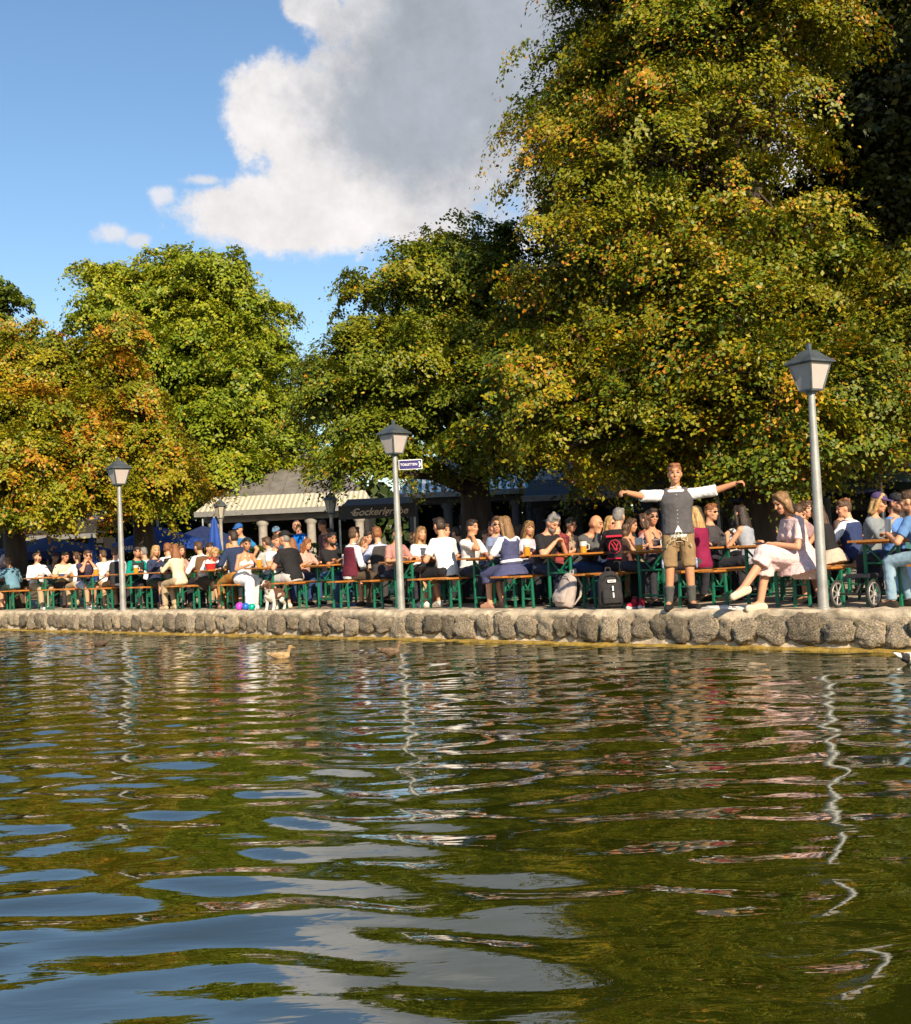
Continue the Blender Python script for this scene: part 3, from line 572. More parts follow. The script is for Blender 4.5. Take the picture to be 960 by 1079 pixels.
# ---------------------------------------------------------------- lamps
GLASSM = mat('milky_glass', (.46, .41, .385), .35, var=.05, spec=.5); LAMPK = mat('lamp_metal', (.10, .115, .12), .45, .5, var=.3); POLEM = mat('lamp_pole_paint', (.34, .34, .32), .45, .35, var=.22, scale=5, bump=.1)
def lamp(u, d, label, k=1., rz=0., tilt=0.):
    lo, hi = -60., 20.
    from bpy_extras.object_utils import world_to_camera_view as wv
    for _ in range(50):
        m_ = (lo+hi)/2; p = W(m_, d); dx = p-Vector((0, 0, CAMH)); f = dx.dot(fw); uu_ = 480+FPX*dx.dot(rr)/f
        if uu_ < u: lo = m_
        else: hi = m_
    root = empty('lamp_post', W(lo, d), rz, label, 'street lamp', 'lamps along the bank'); root.rotation_euler = (0, tilt, rz); root.scale = (k, k, k)
    mb = MB(); mb.lathe([(.075, -.02), (.073, .02), (.06, .03), (.058, .3), (.054, 1.2), (.042, 2.1), (.038, 2.35), (.038, 2.43)], 20); mb.build('pole', POLEM, root, True)
    mb = MB(); mb.lathe([(.055, 2.41), (.06, 2.44), (.13, 2.445), (.13, 2.465)], 4, rot=math.pi/4)
    for i in range(4):
        a_ = math.pi/4+i*math.pi/2; c_, s_ = math.cos(a_), math.sin(a_); mb.bar((.13*c_, .13*s_, 2.46), (.225*c_, .225*s_, 2.755), .018)
    mb.lathe([(.245, 2.748), (.245, 2.77)], 4, rot=math.pi/4); mb.build('frame', LAMPK, root)
    for i in range(4):
        M_ = Matrix.Rotation(i*math.pi/2, 4, 'Z'); pts = [(-.08, -.09, 2.467), (.08, -.09, 2.467), (.147, -.156, 2.747), (-.147, -.156, 2.747)]
        mb = MB(); V, F = slab([M_ @ Vector(p) for p in pts], .008); mb.add(V, F); mb.build('pane', GLASSM, root)
    mb = MB(); mb.lathe([(.285, 2.76), (.28, 2.778), (.17, 2.84), (.085, 2.905), (.03, 2.915), (.028, 2.985), (.012, 2.99)], 4, rot=math.pi/4); mb.build('cap', LAMPK, root)
    return root
lamp(868, .28, 'tall lamp post with lantern, beside the woman in the pink dress', 1.02, .55)
lc = lamp(423, .28, 'lamp post carrying the small toilet sign', 1.0, .78)
lamp(130, .28, 'lamp post at left before the orange chestnut', 1.07, .7)
# the toilet sign is bolted to the lamp post: a part of it
mb = MB(); mb.box((0, 0, 0), (.37, .02, .155)); sb = mb.build('sign_board', WHITE, None); sb.parent = lc; sb.rotation_euler = (0, 0, -.78-.05); sg = Matrix.Rotation(-.83, 3, 'Z'); sb.location = sg @ Vector((.245, -.03, 2.27))
mb = MB(); mb.box((0, -.012, 0), (.348, .006, .132)); mb.build('sign_face', mat('sign_indigo', (.03, .02, .13), .4), sb)
text_mesh('lettering', 'TOILETTEN', .052, WHITE, sb, (-.025, -.0165, 0), (math.pi/2, 0, 0), extrude=.001, offset=.0006)
mb = MB(); mb.prism([(.128, .042), (.148, .042), (.163, 0), (.148, -.042), (.128, -.042), (.141, 0)], -.019, -.0155); mb.build('arrow', WHITE, sb)
LANT = mat('lantern_glass', (.42, .38, .3), .4)
def lantern(u, v, Y, label):
    p = at(u, v, Y); root = empty('lantern_post', (p.x, p.y, TZ), .4, label, 'lantern'); h = p.z-TZ
    mb = MB(); mb.lathe([(.11, 0), (.1, .3), (.06, .4), (.05, h-.35), (.08, h-.3), (.04, h-.25)], 12); mb.build('pole', STONEC, root, True)
    mb = MB(); mb.lathe([(.09, h-.24), (.17, h+.1)], 6); mb.build('glass', LANT, root)
    mb = MB(); mb.lathe([(.22, h+.1), (.2, h+.13), (.08, h+.25), (.03, h+.28), (.02, h+.36)], 6); mb.lathe([(.1, h-.27), (.1, h-.24)], 6)
    for i in range(6):
        a_ = i*math.pi/3; mb.bar((.09*math.cos(a_), .09*math.sin(a_), h-.24), (.172*math.cos(a_), .172*math.sin(a_), h+.1), .014)
    mb.build('frame', LAMPK, root)
lantern(232, 537, 34.5, 'small park lantern on a pale post before the left pavilion')
lantern(348.5, 531, 31.5, 'small dark lantern left of the black sign canopy')

# ---------------------------------------------------------------- beer tables and benches
WOOD = mat('varnished_wood', (.40, .155, .03), .38, var=.3, scale=5, bump=.12, bscale=14, stretch=(9, .8, 9)); GREEN = mat('green_steel', (.008, .14, .075), .42, .1, var=.2, scale=6)
SS = [-29.45, -27.33, -25.04, -23.37, -21.73, -19.96, -18.3, -16.56, -14.53, -12.71, -11.22, -9.62, -7.97, -6.41]   # left edge of each table's end
AX = heading(ED)                                    # local y runs inland along the table
def make_table():
    root = empty('beer_table', (0, 0, 0), AX)
    mb = MB()
    for i in range(3): mb.box((-.167+.167*i, 0, .757), (.164, 2.2, .027))
    for y in (-.9, 0, .9): mb.box((0, y, .733), (.46, .06, .022))
    mb.build('table_top', WOOD, root)
    for sy in (-1, 1):
        y = sy*.78
        for sx in (-1, 1):
            mb = MB(); mb.bar((sx*.2, y, 0), (sx*.2, y, .725), .036); mb.build('leg', GREEN, root)
        mb = MB()
        mb.bar((-.2, y+.004, .16), (.2, y+.004, .16), .024); mb.build('foot_bar', GREEN, root)
        mb = MB(); mb.bar((-.2, y+.004, .50), (.2, y+.004, .50), .024)
        mb.bar((-.19, y+.006, .71), (.0, y+.006, .51), .022); mb.bar((.19, y-.006, .71), (.0, y-.006, .51), .022); mb.bar((-.22, y, .728), (.22, y, .728), .03, .012)
        mb.build('cross_brace', GREEN, root)
        mb = MB(); mb.bar((0, y, .50), (0, y-sy*.42, .72), .022); mb.build('stay', GREEN, root)
    return root
def make_bench():
    root = empty('bench', (0, 0, 0), AX)
    mb = MB(); mb.box((-.064, 0, .467), (.124, 2.2, .026)); mb.box((.064, 0, .467), (.124, 2.2, .026))
    for y in (-.8, .8): mb.box((0, y, .444), (.22, .05, .02))
    mb.build('seat', WOOD, root)
    for sy in (-1, 1):
        y = sy*.82
        for sx in (-1, 1):
            mb = MB(); mb.bar((sx*.1, y, 0), (sx*.085, y, .437), .034); mb.build('leg', GREEN, root)
        mb = MB(); mb.bar((-.1, y, .14), (.1, y, .14), .02); mb.build('foot_bar', GREEN, root)
        mb = MB(); mb.bar((-.09, y+.004, .43), (.0, y+.004, .27), .018); mb.bar((.09, y-.004, .43), (0, y-.004, .27), .018); mb.bar((-.09, y, .27), (.09, y, .27), .018)
        mb.bar((0, y, .3), (0, y-sy*.3, .43), .018); mb.build('cross_brace', GREEN, root)
    return root
TNAME = ['leftmost beer table, cut by the left edge', 'beer table under the forearm of the man in the open white shirt', 'beer table of the man in the navy T-shirt with hands clasped', 'beer table beneath the left lamp post',
         'beer table of the blonde woman in the navy blazer', 'beer table with the red basket, by the blonde in the white blouse', 'beer table of the dark-haired woman in white trousers', 'beer table of the bearded man with folded arms',
         'beer table behind the centre lamp post', 'beer table between the plain white T-shirt back and the dirndl', 'beer table of the man with a topknot', 'beer table behind the standing man', 'beer table of the woman in the pink dress', 'rightmost front beer table, in front of the two people in caps']
BN = ['by the leftmost table', 'by the man in the open white shirt', 'by the man in the navy T-shirt', 'beneath the left lamp post', 'by the blonde in the navy blazer', 'by the red basket', 'by the woman in white trousers', 'by the bearded man with folded arms',
      'behind the centre lamp post', 'by the navy dirndl', 'by the man with a topknot', 'behind the standing man', 'by the woman in the pink dress', 'by the two people in caps']
t0, b0 = make_table(), make_bench(); jr = random.Random(4); first = [True, True]
def put(proto, k, loc, rz, label, group):
    o = proto if first[k] else copy_tree(proto); first[k] = False
    o.location = loc; o.rotation_euler = (0, 0, rz); tag(o, label, {0: 'table', 1: 'bench'}[k], group)
for i, s in enumerate(SS):
    j = jr.uniform(-.02, .02)
    put(t0, 0, W(s+.25, 1.6), AX+j, TNAME[i], 'beer tables set end-on to the water')
    put(b0, 1, W(s-.3, 1.55), AX+j, 'bench on the left of the table '+BN[i], 'benches along the beer tables')
    put(b0, 1, W(s+.8, 1.6), AX+j*.5, 'bench on the right of the table '+BN[i], 'benches along the beer tables')
    if i >= 5:
        put(t0, 0, W(s+.25, 4.25), AX+j, 'second-row table inland of the one '+BN[i], 'beer tables of the second row')
        put(b0, 1, W(s-.3, 4.2), AX-j, 'left second-row bench inland of the table '+BN[i], 'benches of the second row')
        put(b0, 1, W(s+.8, 4.25), AX+j, 'right second-row bench inland of the table '+BN[i], 'benches of the second row')

# ---------------------------------------------------------------- things on the tables
BEER = mat('beer', (.62, .26, .02), .15, var=.1); FOAM = mat('foam', (.85, .8, .68), .8); DBEER = mat('dark_beer', (.16, .05, .012), .15); GLS = mat('glass_rim', (.62, .64, .62), .08, spec=.8)
TT = TZ+.771
def mug(T, x, d, label, fill=.75, m=BEER, tall=False, z=TT):
    p = W(SS[T]+.25+x, d, z); root = empty('beer_glass', p, random.uniform(0, 6), label, 'beer glass', 'beer glasses on the tables')
    r, h = (.036, .23) if tall else (.05, .165)
    mb = MB(); mb.lathe([(r*.9, 0), (r, .02), (r*.97, h*fill)], 14); mb.build('beer', m, root, True)
    mb = MB(); mb.lathe([(r*1.04, h*fill+.001), (r*1.04, min(h, h*fill+.03)), (r*.8, min(h, h*fill+.04))], 14); mb.build('foam', FOAM, root, True)
    mb = MB(); mb.lathe([(r*1.06, h*fill*.99), (r*1.1, h), (r*1.0, h+.001), (r*.98, h*fill*.995)], 14)
    if not tall: mb.tube([(r, 0, h*.25), (r+.045, 0, h*.3), (r+.05, 0, h*.7), (r, 0, h*.8)], [.008]*4, 6)
    mb.build('rim', GLS, root, True)
mug(6, -.1, .75, 'full amber beer glass before the woman in the white halter top', .85)
mug(2, .1, .95, 'beer glass by the elbow of the man in the navy T-shirt'); mug(2, .05, 1.4, 'second beer glass behind the navy T-shirt man\'s elbow')
mug(11, -.12, .72, 'half-full beer glass on the near end of the table by the standing man', .45); mug(11, .05, 1.15, 'dark beer glass before the woman in black sunglasses and strappy top', .8, DBEER)
mug(13, .0, 1.0, 'tall slim glass on the right-hand table by the capped pair', .3, DBEER, True); mug(12, 0., 1.5, 'beer glass beyond the pink dress', .7)
mug(9, -.1, 1.1, 'nearly empty beer glass before the man in mirrored sunglasses', .2); mug(9, .1, 1.7, 'beer glass beside the dirndl', .8); mug(5, .05, 1.1, 'beer glass beside the red basket', .8)
mug(4, .0, 1.2, 'beer glass before the blonde in the navy blazer', .6); mug(3, .1, 1., 'beer glass beneath the left lamp', .7); mug(7, .1, 1.2, 'beer glass near the bearded man\'s folded arms', .5, DBEER); mug(10, -.1, 1.5, 'beer glass by the grey sweater', .6); mug(1, .0, 1.6, 'beer glass before the man in the cream T-shirt', .8); mug(8, 0, 1.4, 'beer glass before the long-haired woman in white', .7)
p = W(SS[1]+.3, 1.35, TT); r_ = empty('box', p, .5, 'small dark blue box with white lid on the table of the white-shirted man', 'box'); mb = MB(); mb.box((0, 0, .03), (.22, .14, .06)); mb.build('body', mat('box_navy', (.03, .05, .12), .6), r_); mb = MB(); mb.box((0, 0, .071), (.23, .15, .02)); mb.build('lid', WHITE, r_)
p = W(SS[5]+.2, .75, TT); r_ = empty('basket', p, 0, 'bright red basket on the table in front of the blonde in white', 'basket'); RED = mat('red_plastic', (.55, .03, .025), .45); mb = MB(); mb.lathe([(.085, 0), (.12, .12), (.125, .12), (.115, .115), (.08, .012)], 16); mb.build('bowl', RED, r_, True); mb = MB(); mb.tube([(-.115, 0, .115), (-.08, 0, .2), (0, 0, .23), (.08, 0, .2), (.115, 0, .115)], [.01]*5, 6); mb.build('handle', RED, r_, True)
for T, x, d, lb in [(12, .05, .8, 'white plate by the hand of the woman in pink'), (11, .1, .85, 'white plate on the standing man\'s table'), (13, .1, 1.5, 'white plate on the rightmost table')]:
    mb = MB(); mb.lathe([(.06, 0), (.07, .004), (.13, .02), (.128, .024), (.06, .009)], 20); o = mb.build('plate', WHITE, None, True, W(SS[T]+.25+x, d, TT)); tag(o, lb, 'plate')

# ---------------------------------------------------------------- remesh jobs: soft shapes are grown from overlapping tapered limbs
JOBS = []
class Soft:
    """closed overlapping shapes, fused into one continuous surface by a voxel remesh"""
    def __init__(s): s.V = []; s.F = []
    def limb(s, a, b, ra, rb, flat=False, n=12):
        a, b = Vector(a), Vector(b); d = b-a; ln = max(d.length, 1e-4); d = d/ln; x = d.orthogonal().normalized(); y = d.cross(x); rings = []
        if not flat:
            for k in (80, 50, 25): t = math.radians(k); rings.append((a-d*ra*math.sin(t), ra*math.cos(t)))
        rings += [(a, ra), (b, rb)]
        if not flat:
            for k in (25, 50, 80): t = math.radians(k); rings.append((b+d*rb*math.sin(t), rb*math.cos(t)))
        return s.rings([(c, x*r, y*r) for c, r in rings], n)
    def chain(s, pts, rads, flat=False):
        for i in range(len(pts)-1): s.limb(pts[i], pts[i+1], rads[i], rads[i+1], flat)
        return s
    def rings(s, R, n=16):
        o = len(s.V)
        for c, x, y in R:
            for k in range(n): a = 2*math.pi*k/n; s.V.append(tuple(c+x*math.cos(a)+y*math.sin(a)))
        m = len(R)
        for i in range(m-1):
            for k in range(n): s.F.append((o+i*n+k, o+i*n+(k+1) % n, o+(i+1)*n+(k+1) % n, o+(i+1)*n+k))
        s.F.append(tuple(o+k for k in range(n))[::-1]); s.F.append(tuple(o+(m-1)*n+k for k in range(n))); return s
    def ell(s, c, r, M=None, n=12):
        c = Vector(c); M = M or Matrix.Identity(3); R = []
        for k in range(9): t = -math.pi/2+math.pi*(k*.97+.12)/8.2; R.append((c+M @ Vector((0, 0, r[2]*math.sin(t))), M @ Vector((r[0]*math.cos(t), 0, 0)), M @ Vector((0, r[1]*math.cos(t), 0))))
        return s.rings(R, n)
    def build(s, name, m, parent, vox, crease=0., smooth=2, classify=None):
        me = bpy.data.meshes.new(name); me.from_pydata(s.V, [], s.F); bm = bmesh.new(); bm.from_mesh(me); bmesh.ops.recalc_face_normals(bm, faces=bm.faces); bm.to_mesh(me); bm.free()
        o = link(bpy.data.objects.new(name, me), parent)
        md = o.modifiers.new('fuse', 'REMESH'); md.mode = 'VOXEL'; md.voxel_size = vox; md.use_smooth_shade = True
        if crease:
            t = bpy.data.textures.get('folds') or bpy.data.textures.new('folds', 'CLOUDS'); t.noise_scale = .09; t.noise_depth = 2
            dm = o.modifiers.new('folds', 'DISPLACE'); dm.texture = t; dm.strength = crease; dm.mid_level = .5; dm.texture_coords = 'GLOBAL'
        if smooth: sm = o.modifiers.new('soften', 'SMOOTH'); sm.factor = .5; sm.iterations = smooth
        JOBS.append((o, m if isinstance(m, list) else [m], classify)); return o
def run_jobs():
    dg = bpy.context.evaluated_depsgraph_get(); dg.update()
    out = []
    for o, ms, cl in JOBS: out.append(bpy.data.meshes.new_from_object(o.evaluated_get(dg)))
    for (o, ms, cl), me in zip(JOBS, out):
        o.modifiers.clear(); old = o.data; me.name = o.name; me.materials.clear()
        for x in ms: me.materials.append(x)
        if cl:
            n = len(me.polygons); c = np.zeros(n*3, np.float32); me.polygons.foreach_get('center', c); me.polygons.foreach_set('material_index', cl(c.reshape(-1, 3)).astype(np.int32))
        else: me.polygons.foreach_set('material_index', np.zeros(len(me.polygons), np.int32))
        me.shade_smooth(); o.data = me; bpy.data.meshes.remove(old)
    JOBS.clear()

# ---------------------------------------------------------------- people
EYE = mat('eye', (.02, .015, .012), .2); LIP = mat('lip', (.36, .12, .09), .5)
LENS = mat('dark_lens', (.01, .01, .012), .12)
SKINS = [mat('skin_a', (.58, .285, .165), .55, var=.06, scale=20), mat('skin_b', (.50, .235, .125), .55, var=.06, scale=20), mat('skin_c', (.36, .165, .085), .55, var=.06, scale=20)]
HC = dict(br=(.075, .038, .018), db=(.028, .016, .01), bl=(.42, .26, .10), gr=(.19, .175, .16), gi=(.22, .085, .03), lb=(.2, .11, .045), bk=(.012, .01, .009), wh=(.45, .43, .4))
def hairmat(k): return mat('hair_'+k, HC[k], .5, var=.4, scale=30, bump=.6, bscale=60, stretch=(1.6, 1.6, .3))
def ik(a, c, l1, l2, hint):
    a, c = Vector(a), Vector(c); d = c-a; L_ = min(d.length, (l1+l2)*.995); d.normalize(); c = a+d*L_
    x = (l1*l1-l2*l2+L_*L_)/(2*L_); h = math.sqrt(max(l1*l1-x*x, 0)); hint = Vector(hint); hint = (hint-d*hint.dot(d)); hint = hint.normalized() if hint.length > 1e-4 else d.orthogonal()
    return a+d*x+hint*h, c
def hand(S_, wrist, fdir, k, side, curl=.6, up=Vector((0, 0, 1))):
    f = fdir.normalized(); n = up-f*up.dot(f); n = n.normalized() if n.length > .05 else f.orthogonal().normalized(); x = f.cross(n)*side
    p0 = wrist+f*.01*k; p1 = wrist+f*.085*k
    S_.rings([(p0, x*.026*k, n*.018*k), (p0+f*.03*k, x*.036*k, n*.017*k), (p1, x*.041*k, n*.015*k), (p1+f*.008*k, x*.034*k, n*.010*k)], 10)
    for i, (o, l) in enumerate([(-.030, .034), (-.010, .040), (.010, .037), (.029, .029)]):
        b = p1+x*o*k-f*.006*k; j1 = b+(f*(1-curl*.5)-n*curl*.7).normalized()*l*k*1.05; j2 = j1+(f*(.75-curl)-n*(.35+curl*.7)).normalized()*l*k*.95
        S_.limb(b, j1, .0098*k, .009*k, n=8); S_.limb(j1, j2, .009*k, .0075*k, n=8)
    b = p0+f*.022*k-x*.03*k; j = b+(f*.65-x*.6-n*.25).normalized()*.04*k; S_.limb(b, j, .013*k, .0105*k, n=8); S_.limb(j, j+(f*.9+x*(.2*curl)-n*.35).normalized()*.03*k, .0105*k, .0085*k, n=8)
MALE = [(-.10, .12, .10, 0), (-.02, .168, .12, 0), (.10, .155, .112, .0), (.22, .152, .105, .01), (.34, .170, .118, .012), (.43, .185, .108, 0), (.49, .15, .08, -.008), (.535, .066, .062, 0)]
FEMALE = [(-.10, .13, .11, 0), (-.02, .175, .13, 0), (.10, .142, .105, .0), (.20, .122, .092, .008), (.33, .145, .108, .012), (.42, .160, .098, 0), (.48, .125, .07, -.008), (.525, .055, .054, 0)]
def person(loc, fwd, label, sex='m', hair=('short', 'br'), top=('tshirt', (.6, .6, .6)), bot=('trousers', (.03, .03, .04)), arms='table', lean=.12, yaw=0., nod=.1, pose='sit', k=1., skin=0, hat=None, glasses=False, beard=None, shoes=(.03, .025, .02), vest=None, twist=0., tip=0., group='guests at the beer tables', socks=None, legs=None, apron=None, hz=None, hands=None, dist=None, curl=.6):
    fwd = Vector((fwd[0], fwd[1], 0)).normalized(); pr_ = random.Random(label)
    if group != 'people at the water\'s edge': yaw += pr_.uniform(-.35, .35); lean += pr_.uniform(-.06, .1); nod += pr_.uniform(-.05, .15); twist += pr_.uniform(-.15, .15); k *= pr_.uniform(.96, 1.04)
    root = empty('person', loc, heading(fwd), label, 'person', group)
    px = FPX/max(6, loc[1]); vox = min(.02, max(.0085, .95/px)); fem = sex == 'f'; k = k*(.94 if fem else 1.)
    sit = pose == 'sit'; hz = hz or ((.565 if sit else .93*k)); P0 = Vector((0, 0, hz))
    cl, sl = math.cos(lean), math.sin(lean); cs, ss = math.cos(tip), math.sin(tip)
    up = Vector((ss*cl, sl, cl*cs)).normalized(); fx = Vector((math.cos(twist), math.sin(twist), 0)); fx = (fx-up*fx.dot(up)).normalized(); fy = up.cross(fx)
    T = lambda x, y, z: P0+(fx*x+fy*y+up*z)*k
    prof = FEMALE if fem else MALE; skm = SKINS[skin]
    def torso(S_, inf=0., h0=-.2, h1=.6, ringsx=None):
        pr = [q for q in prof if h0-.001 <= q[0] <= h1+.001]
        def interp(h):
            for a_, b_ in zip(prof, prof[1:]):
                if a_[0] <= h <= b_[0]: t = (h-a_[0])/(b_[0]-a_[0]); return tuple(a_[i]+(b_[i]-a_[i])*t for i in range(4))
            return prof[0] if h < prof[0][0] else prof[-1]
        hs = sorted(set([max(h0, prof[0][0])]+[q[0] for q in pr]+[min(h1, prof[-1][0])]))
        S_.rings([(T(0, q[3], q[0]), fx*(q[1]+inf)*k, fy*(q[2]+inf)*k) for q in map(interp, hs)], 18)
        if fem and h1 > .33:
            for sx in (-1, 1): S_.ell(T(sx*.068, .085, .315), ((.062+inf*.6)*k,)*3)
    # head
    nk0, nk1 = T(0, -.01, .49), T(0, .005, .60); cy, sy_ = math.cos(yaw), math.sin(yaw)
    hup = (Vector((0, 0, 1))*.75+up*.25).normalized(); hf = Vector((-sy_, cy, 0)); hf = (hf*math.cos(nod)-Vector((0, 0, 1))*math.sin(nod)); hup = (hup-hf*hup.dot(hf)).normalized(); hx = hf.cross(hup).normalized()
    HM = Matrix((hx, hf, hup)).transposed(); hk = k*(1.02 if not fem else 1.0); HC0 = nk1+hup*.095*hk+hf*.022*hk
    H = lambda x, y, z: HC0+HM @ Vector((x, y, z))*hk
    HE = lambda S_, c, r: S_.ell(H(*c), tuple(q*hk for q in r), HM)
    # limbs
    sw = (.172 if not fem else .150); L1, L2 = .295*k, .255*k
    sho = {s: T(s*sw, 0, .445) for s in (-1, 1)}
    tz = .80
    pre = {'table': ((.13, .40, tz), (-.15, .42, tz)), 'face': ((.06, .0, 0), (-.14, .40, tz)), 'bothface': ((.05, 0, 0), (-.05, 0, 0)), 'cross': ((-.12, .30, tz+.03), (.12, .34, tz+.01)), 'drink': ((.12, .40, .97), (-.17, .38, tz)),
           'lap': ((.09, .26, .66), (-.09, .26, .66)), 'reach': ((.16, .52, tz+.02), (-.10, .50, tz+.03)), 'phone': ((.07, .36, .92), (-.07, .36, .9)), 'wide': ((.30, .36, tz), (-.30, .34, tz)), 'down': ((.27, .06, .86*k), (-.27, .06, .86*k)), 'hips': ((.22, .12, 1.02*k), (-.25, .04, .88*k)), 'hold': ((.12, .34, 1.12*k), (-.1, .32, 1.1*k))}
    tgt = hands or pre.get(arms) or pre['table']; HT = {}
    for s, t in zip((1, -1), tgt):
        t = Vector(t)
        if arms == 'bothface' or (arms == 'face' and s == 1): t = H(s*.045, .115, -.115)
        HT[s] = t
    joint = {}
    for s in (1, -1):
        hint = Vector((s*.7, -.35, -.8)) if arms not in ('spread',) else Vector((s*.1, -.2, -1))
        joint[s] = ik(sho[s], HT[s]-(HT[s]-sho[s]).normalized()*.05, L1, L2, hint)
    hip = {s: P0+(Vector((s*.09, 0, 0)) if sit else Vector((s*.092, 0, -.02)))*k for s in (1, -1)}
    K, A = {}, {}
    for s in (1, -1):
        if legs: K[s], A[s] = Vector(legs[s][0]), Vector(legs[s][1])
        elif sit: K[s] = Vector((s*(.12 if not fem else .08), .43*k, .515)); A[s] = K[s]+Vector((0, -.06-.05*s, -.43)); A[s].z = .085
        else: K[s] = Vector((s*.105*k, .02, .49*k)); A[s] = Vector((s*.11*k, -.01, .085))
    # body: one continuous skin
    B = Soft(); torso(B); B.limb(nk0, nk1+hup*.03, .058*k if not fem else .047*k, .053*k if not fem else .044*k)
    HE(B, (0, -.006, .012), (.077, .095, .112)); HE(B, (0, .026, -.058), (.056, .066, .058)); HE(B, (0, .068, -.094), (.026, .022, .02))
    B.limb(H(0, .086, .022), H(0, .103, -.024), .009*hk, .0145*hk, n=8); HE(B, (0, .086, -.064), (.025, .014, .011)); HE(B, (0, .080, .042), (.048, .014, .012))
    for s in (1, -1):
        HE(B, (s*.077, -.008, -.008), (.012, .022, .034)); HE(B, (s*.04, .068, -.022), (.024, .02, .02))
        e, w_ = joint[s]; B.chain([sho[s], e, w_], [.053*k if not fem else .043*k, .045*k if not fem else .036*k, .031*k if not fem else .026*k]); B.limb(T(s*.1, 0, .46), sho[s], .05*k, .052*k)
        hand(B, w_, (w_-e).normalized() if arms != 'table' else ((w_-e).normalized()+Vector((0, .5, -.15))).normalized(), k*(1. if not fem else .92), s, curl)
        B.chain([hip[s], K[s], A[s]], [.088*k, .058*k, .040*k]); B.limb(K[s].lerp(A[s], .25)+Vector((0, -.012, 0)), K[s].lerp(A[s], .6), .056*k, .042*k)
        ff = Vector((s*.12, 1, 0)).normalized()
        if legs and len(legs[s]) > 2: ff = Vector(legs[s][2]).normalized()
        heel = A[s]-ff*.045*k-Vector((0, 0, .048)); toe = A[s]+ff*.15*k-Vector((0, 0, .055)); B.limb(A[s], heel, .038*k, .034*k); B.limb(A[s], toe, .036*k, .028*k); B.limb(heel, toe, .032*k, .028*k)
        sh = Soft(); up0 = Vector((0, 0, 1)); sh.limb(heel+up0*.004, toe+up0*.002, .042*k, .037*k); sh.limb(A[s]-up0*.02, heel, .046*k, .043*k); sh.limb(A[s]-up0*.028, toe, .043*k, .036*k); sh.limb(heel-up0*.012, toe-up0*.012, .042*k, .038*k)
        sh.build('shoe', cloth(shoes), root, vox*1.2, 0, 1)
        if socks: so = Soft(); so.limb(A[s], A[s].lerp(K[s], .52), .047*k, .062*k, True); so.limb(A[s].lerp(K[s], .44), A[s].lerp(K[s], .52), .064*k, .068*k, True); so.build('sock', cloth(socks), root, vox*1.1, .008, 1)
    inv = HM.transposed(); hc0 = np.array(HC0); Rn = np.array(inv)/hk
    def classify(c):
        q = (c-hc0) @ Rn.T; m_ = np.zeros(len(c), int); f = q[:, 1] > .055
        for s in (-1, 1): m_[f & (((q[:, 0]-s*.033)/.0165)**2+((q[:, 2]-.013)/.0095)**2 < 1)] = 1; m_[f & (np.abs(q[:, 0]-s*.034) < .024) & (np.abs(q[:, 2]-.041) < .0065)] = 3
        m_[f & ((q[:, 0]/.026)**2+((q[:, 2]+.064)/.009)**2 < 1)] = 2; return m_
    B.build('body', [skm, EYE, LIP, hairmat(hair[1] if hair[0] != 'bald' else 'br')], root, vox, 0, 2, classify)
    # hair
    hs, hcq = hair; Hr = Soft()
    if hs != 'none':
        if hs == 'bald': HE(Hr, (0, -.045, -.012), (.074, .06, .06))
        else:
            HE(Hr, (0, -.014, .05), (.084, .096, .082)); HE(Hr, (0, -.038, -.002), (.079, .07, .085))
            HE(Hr, (.02, .04, .108), (.045, .035, .026)); HE(Hr, (-.03, .035, .106), (.04, .035, .024))
        if hs in ('long', 'bob', 'wavy'):
            ln = {'long': .40, 'bob': .08, 'wavy': .30}[hs]; dn = Vector((0, 0, -1)).lerp(-up, .6).normalized(); c0 = H(0, -.05, .0); bk = -hf*.035
            Hr.rings([(c0, hx*.085*hk, hf*.06*hk), (c0+dn*.10+bk*.5, hx*.095*hk, hf*.06*hk), (c0+dn*(.10+ln*.45)+bk, hx*.105*hk, hf*.048*hk), (c0+dn*(.06+ln)+bk*1.3, hx*.08*hk, hf*.03*hk)], 16)
            for s in (-1, 1): Hr.chain([H(s*.06, .035, .075), H(s*.083, .015, .0), H(s*.082, .0, -.085), H(s*.085, -.03, -.10-ln*.45)], [.026*hk, .026*hk, .030*hk, .022*hk])
            if hs == 'wavy':
                for i in range(7): Hr.ell(c0+dn*(.04+ln*i/7)+hx*.06*(-1)**i-hf*.04, (.05, .045, .05))
        if hs == 'bun': HE(Hr, (0, -.115, .05), (.045, .04, .045))
        if hs == 'topknot': HE(Hr, (0, -.05, .135), (.034, .034, .03)); HE(Hr, (0, -.04, .115), (.03, .03, .03))
        if hs == 'pony': Hr.chain([H(0, -.1, .04), H(0, -.145, -.02), H(0, -.14, -.2)], [.035, .034, .015])
        if hs == 'quiff': HE(Hr, (0, .055, .115), (.055, .035, .03))
        Hr.build('hair', hairmat(hcq), root, vox, .022, 1)
    if beard: Bd = Soft(); HE(Bd, (0, .035, -.078), (.060, .066, .046)); HE(Bd, (0, .07, -.095), (.036, .03, .028)); Bd.build('beard', hairmat(beard), root, vox, .01, 1)
    if hat:
        kind, hcl = hat; Ht = Soft(); HE(Ht, (0, -.008, .07), (.092, .106, .072)); fl = -1 if kind == 'back' else 1
        Ht.rings([(H(0, fl*.02, .052), hx*.088*hk, hf*.10*hk), (H(0, fl*.04, .056), hx*.088*hk, hf*.10*hk)], 16)
        Ht.rings([(H(0, fl*.11, .045), hx*.076*hk, hf*.08*hk), (H(0, fl*.108, .062), hx*.07*hk, hf*.075*hk)], 16); Ht.build('cap', cloth(hcl), root, vox*.8, 0, 1)
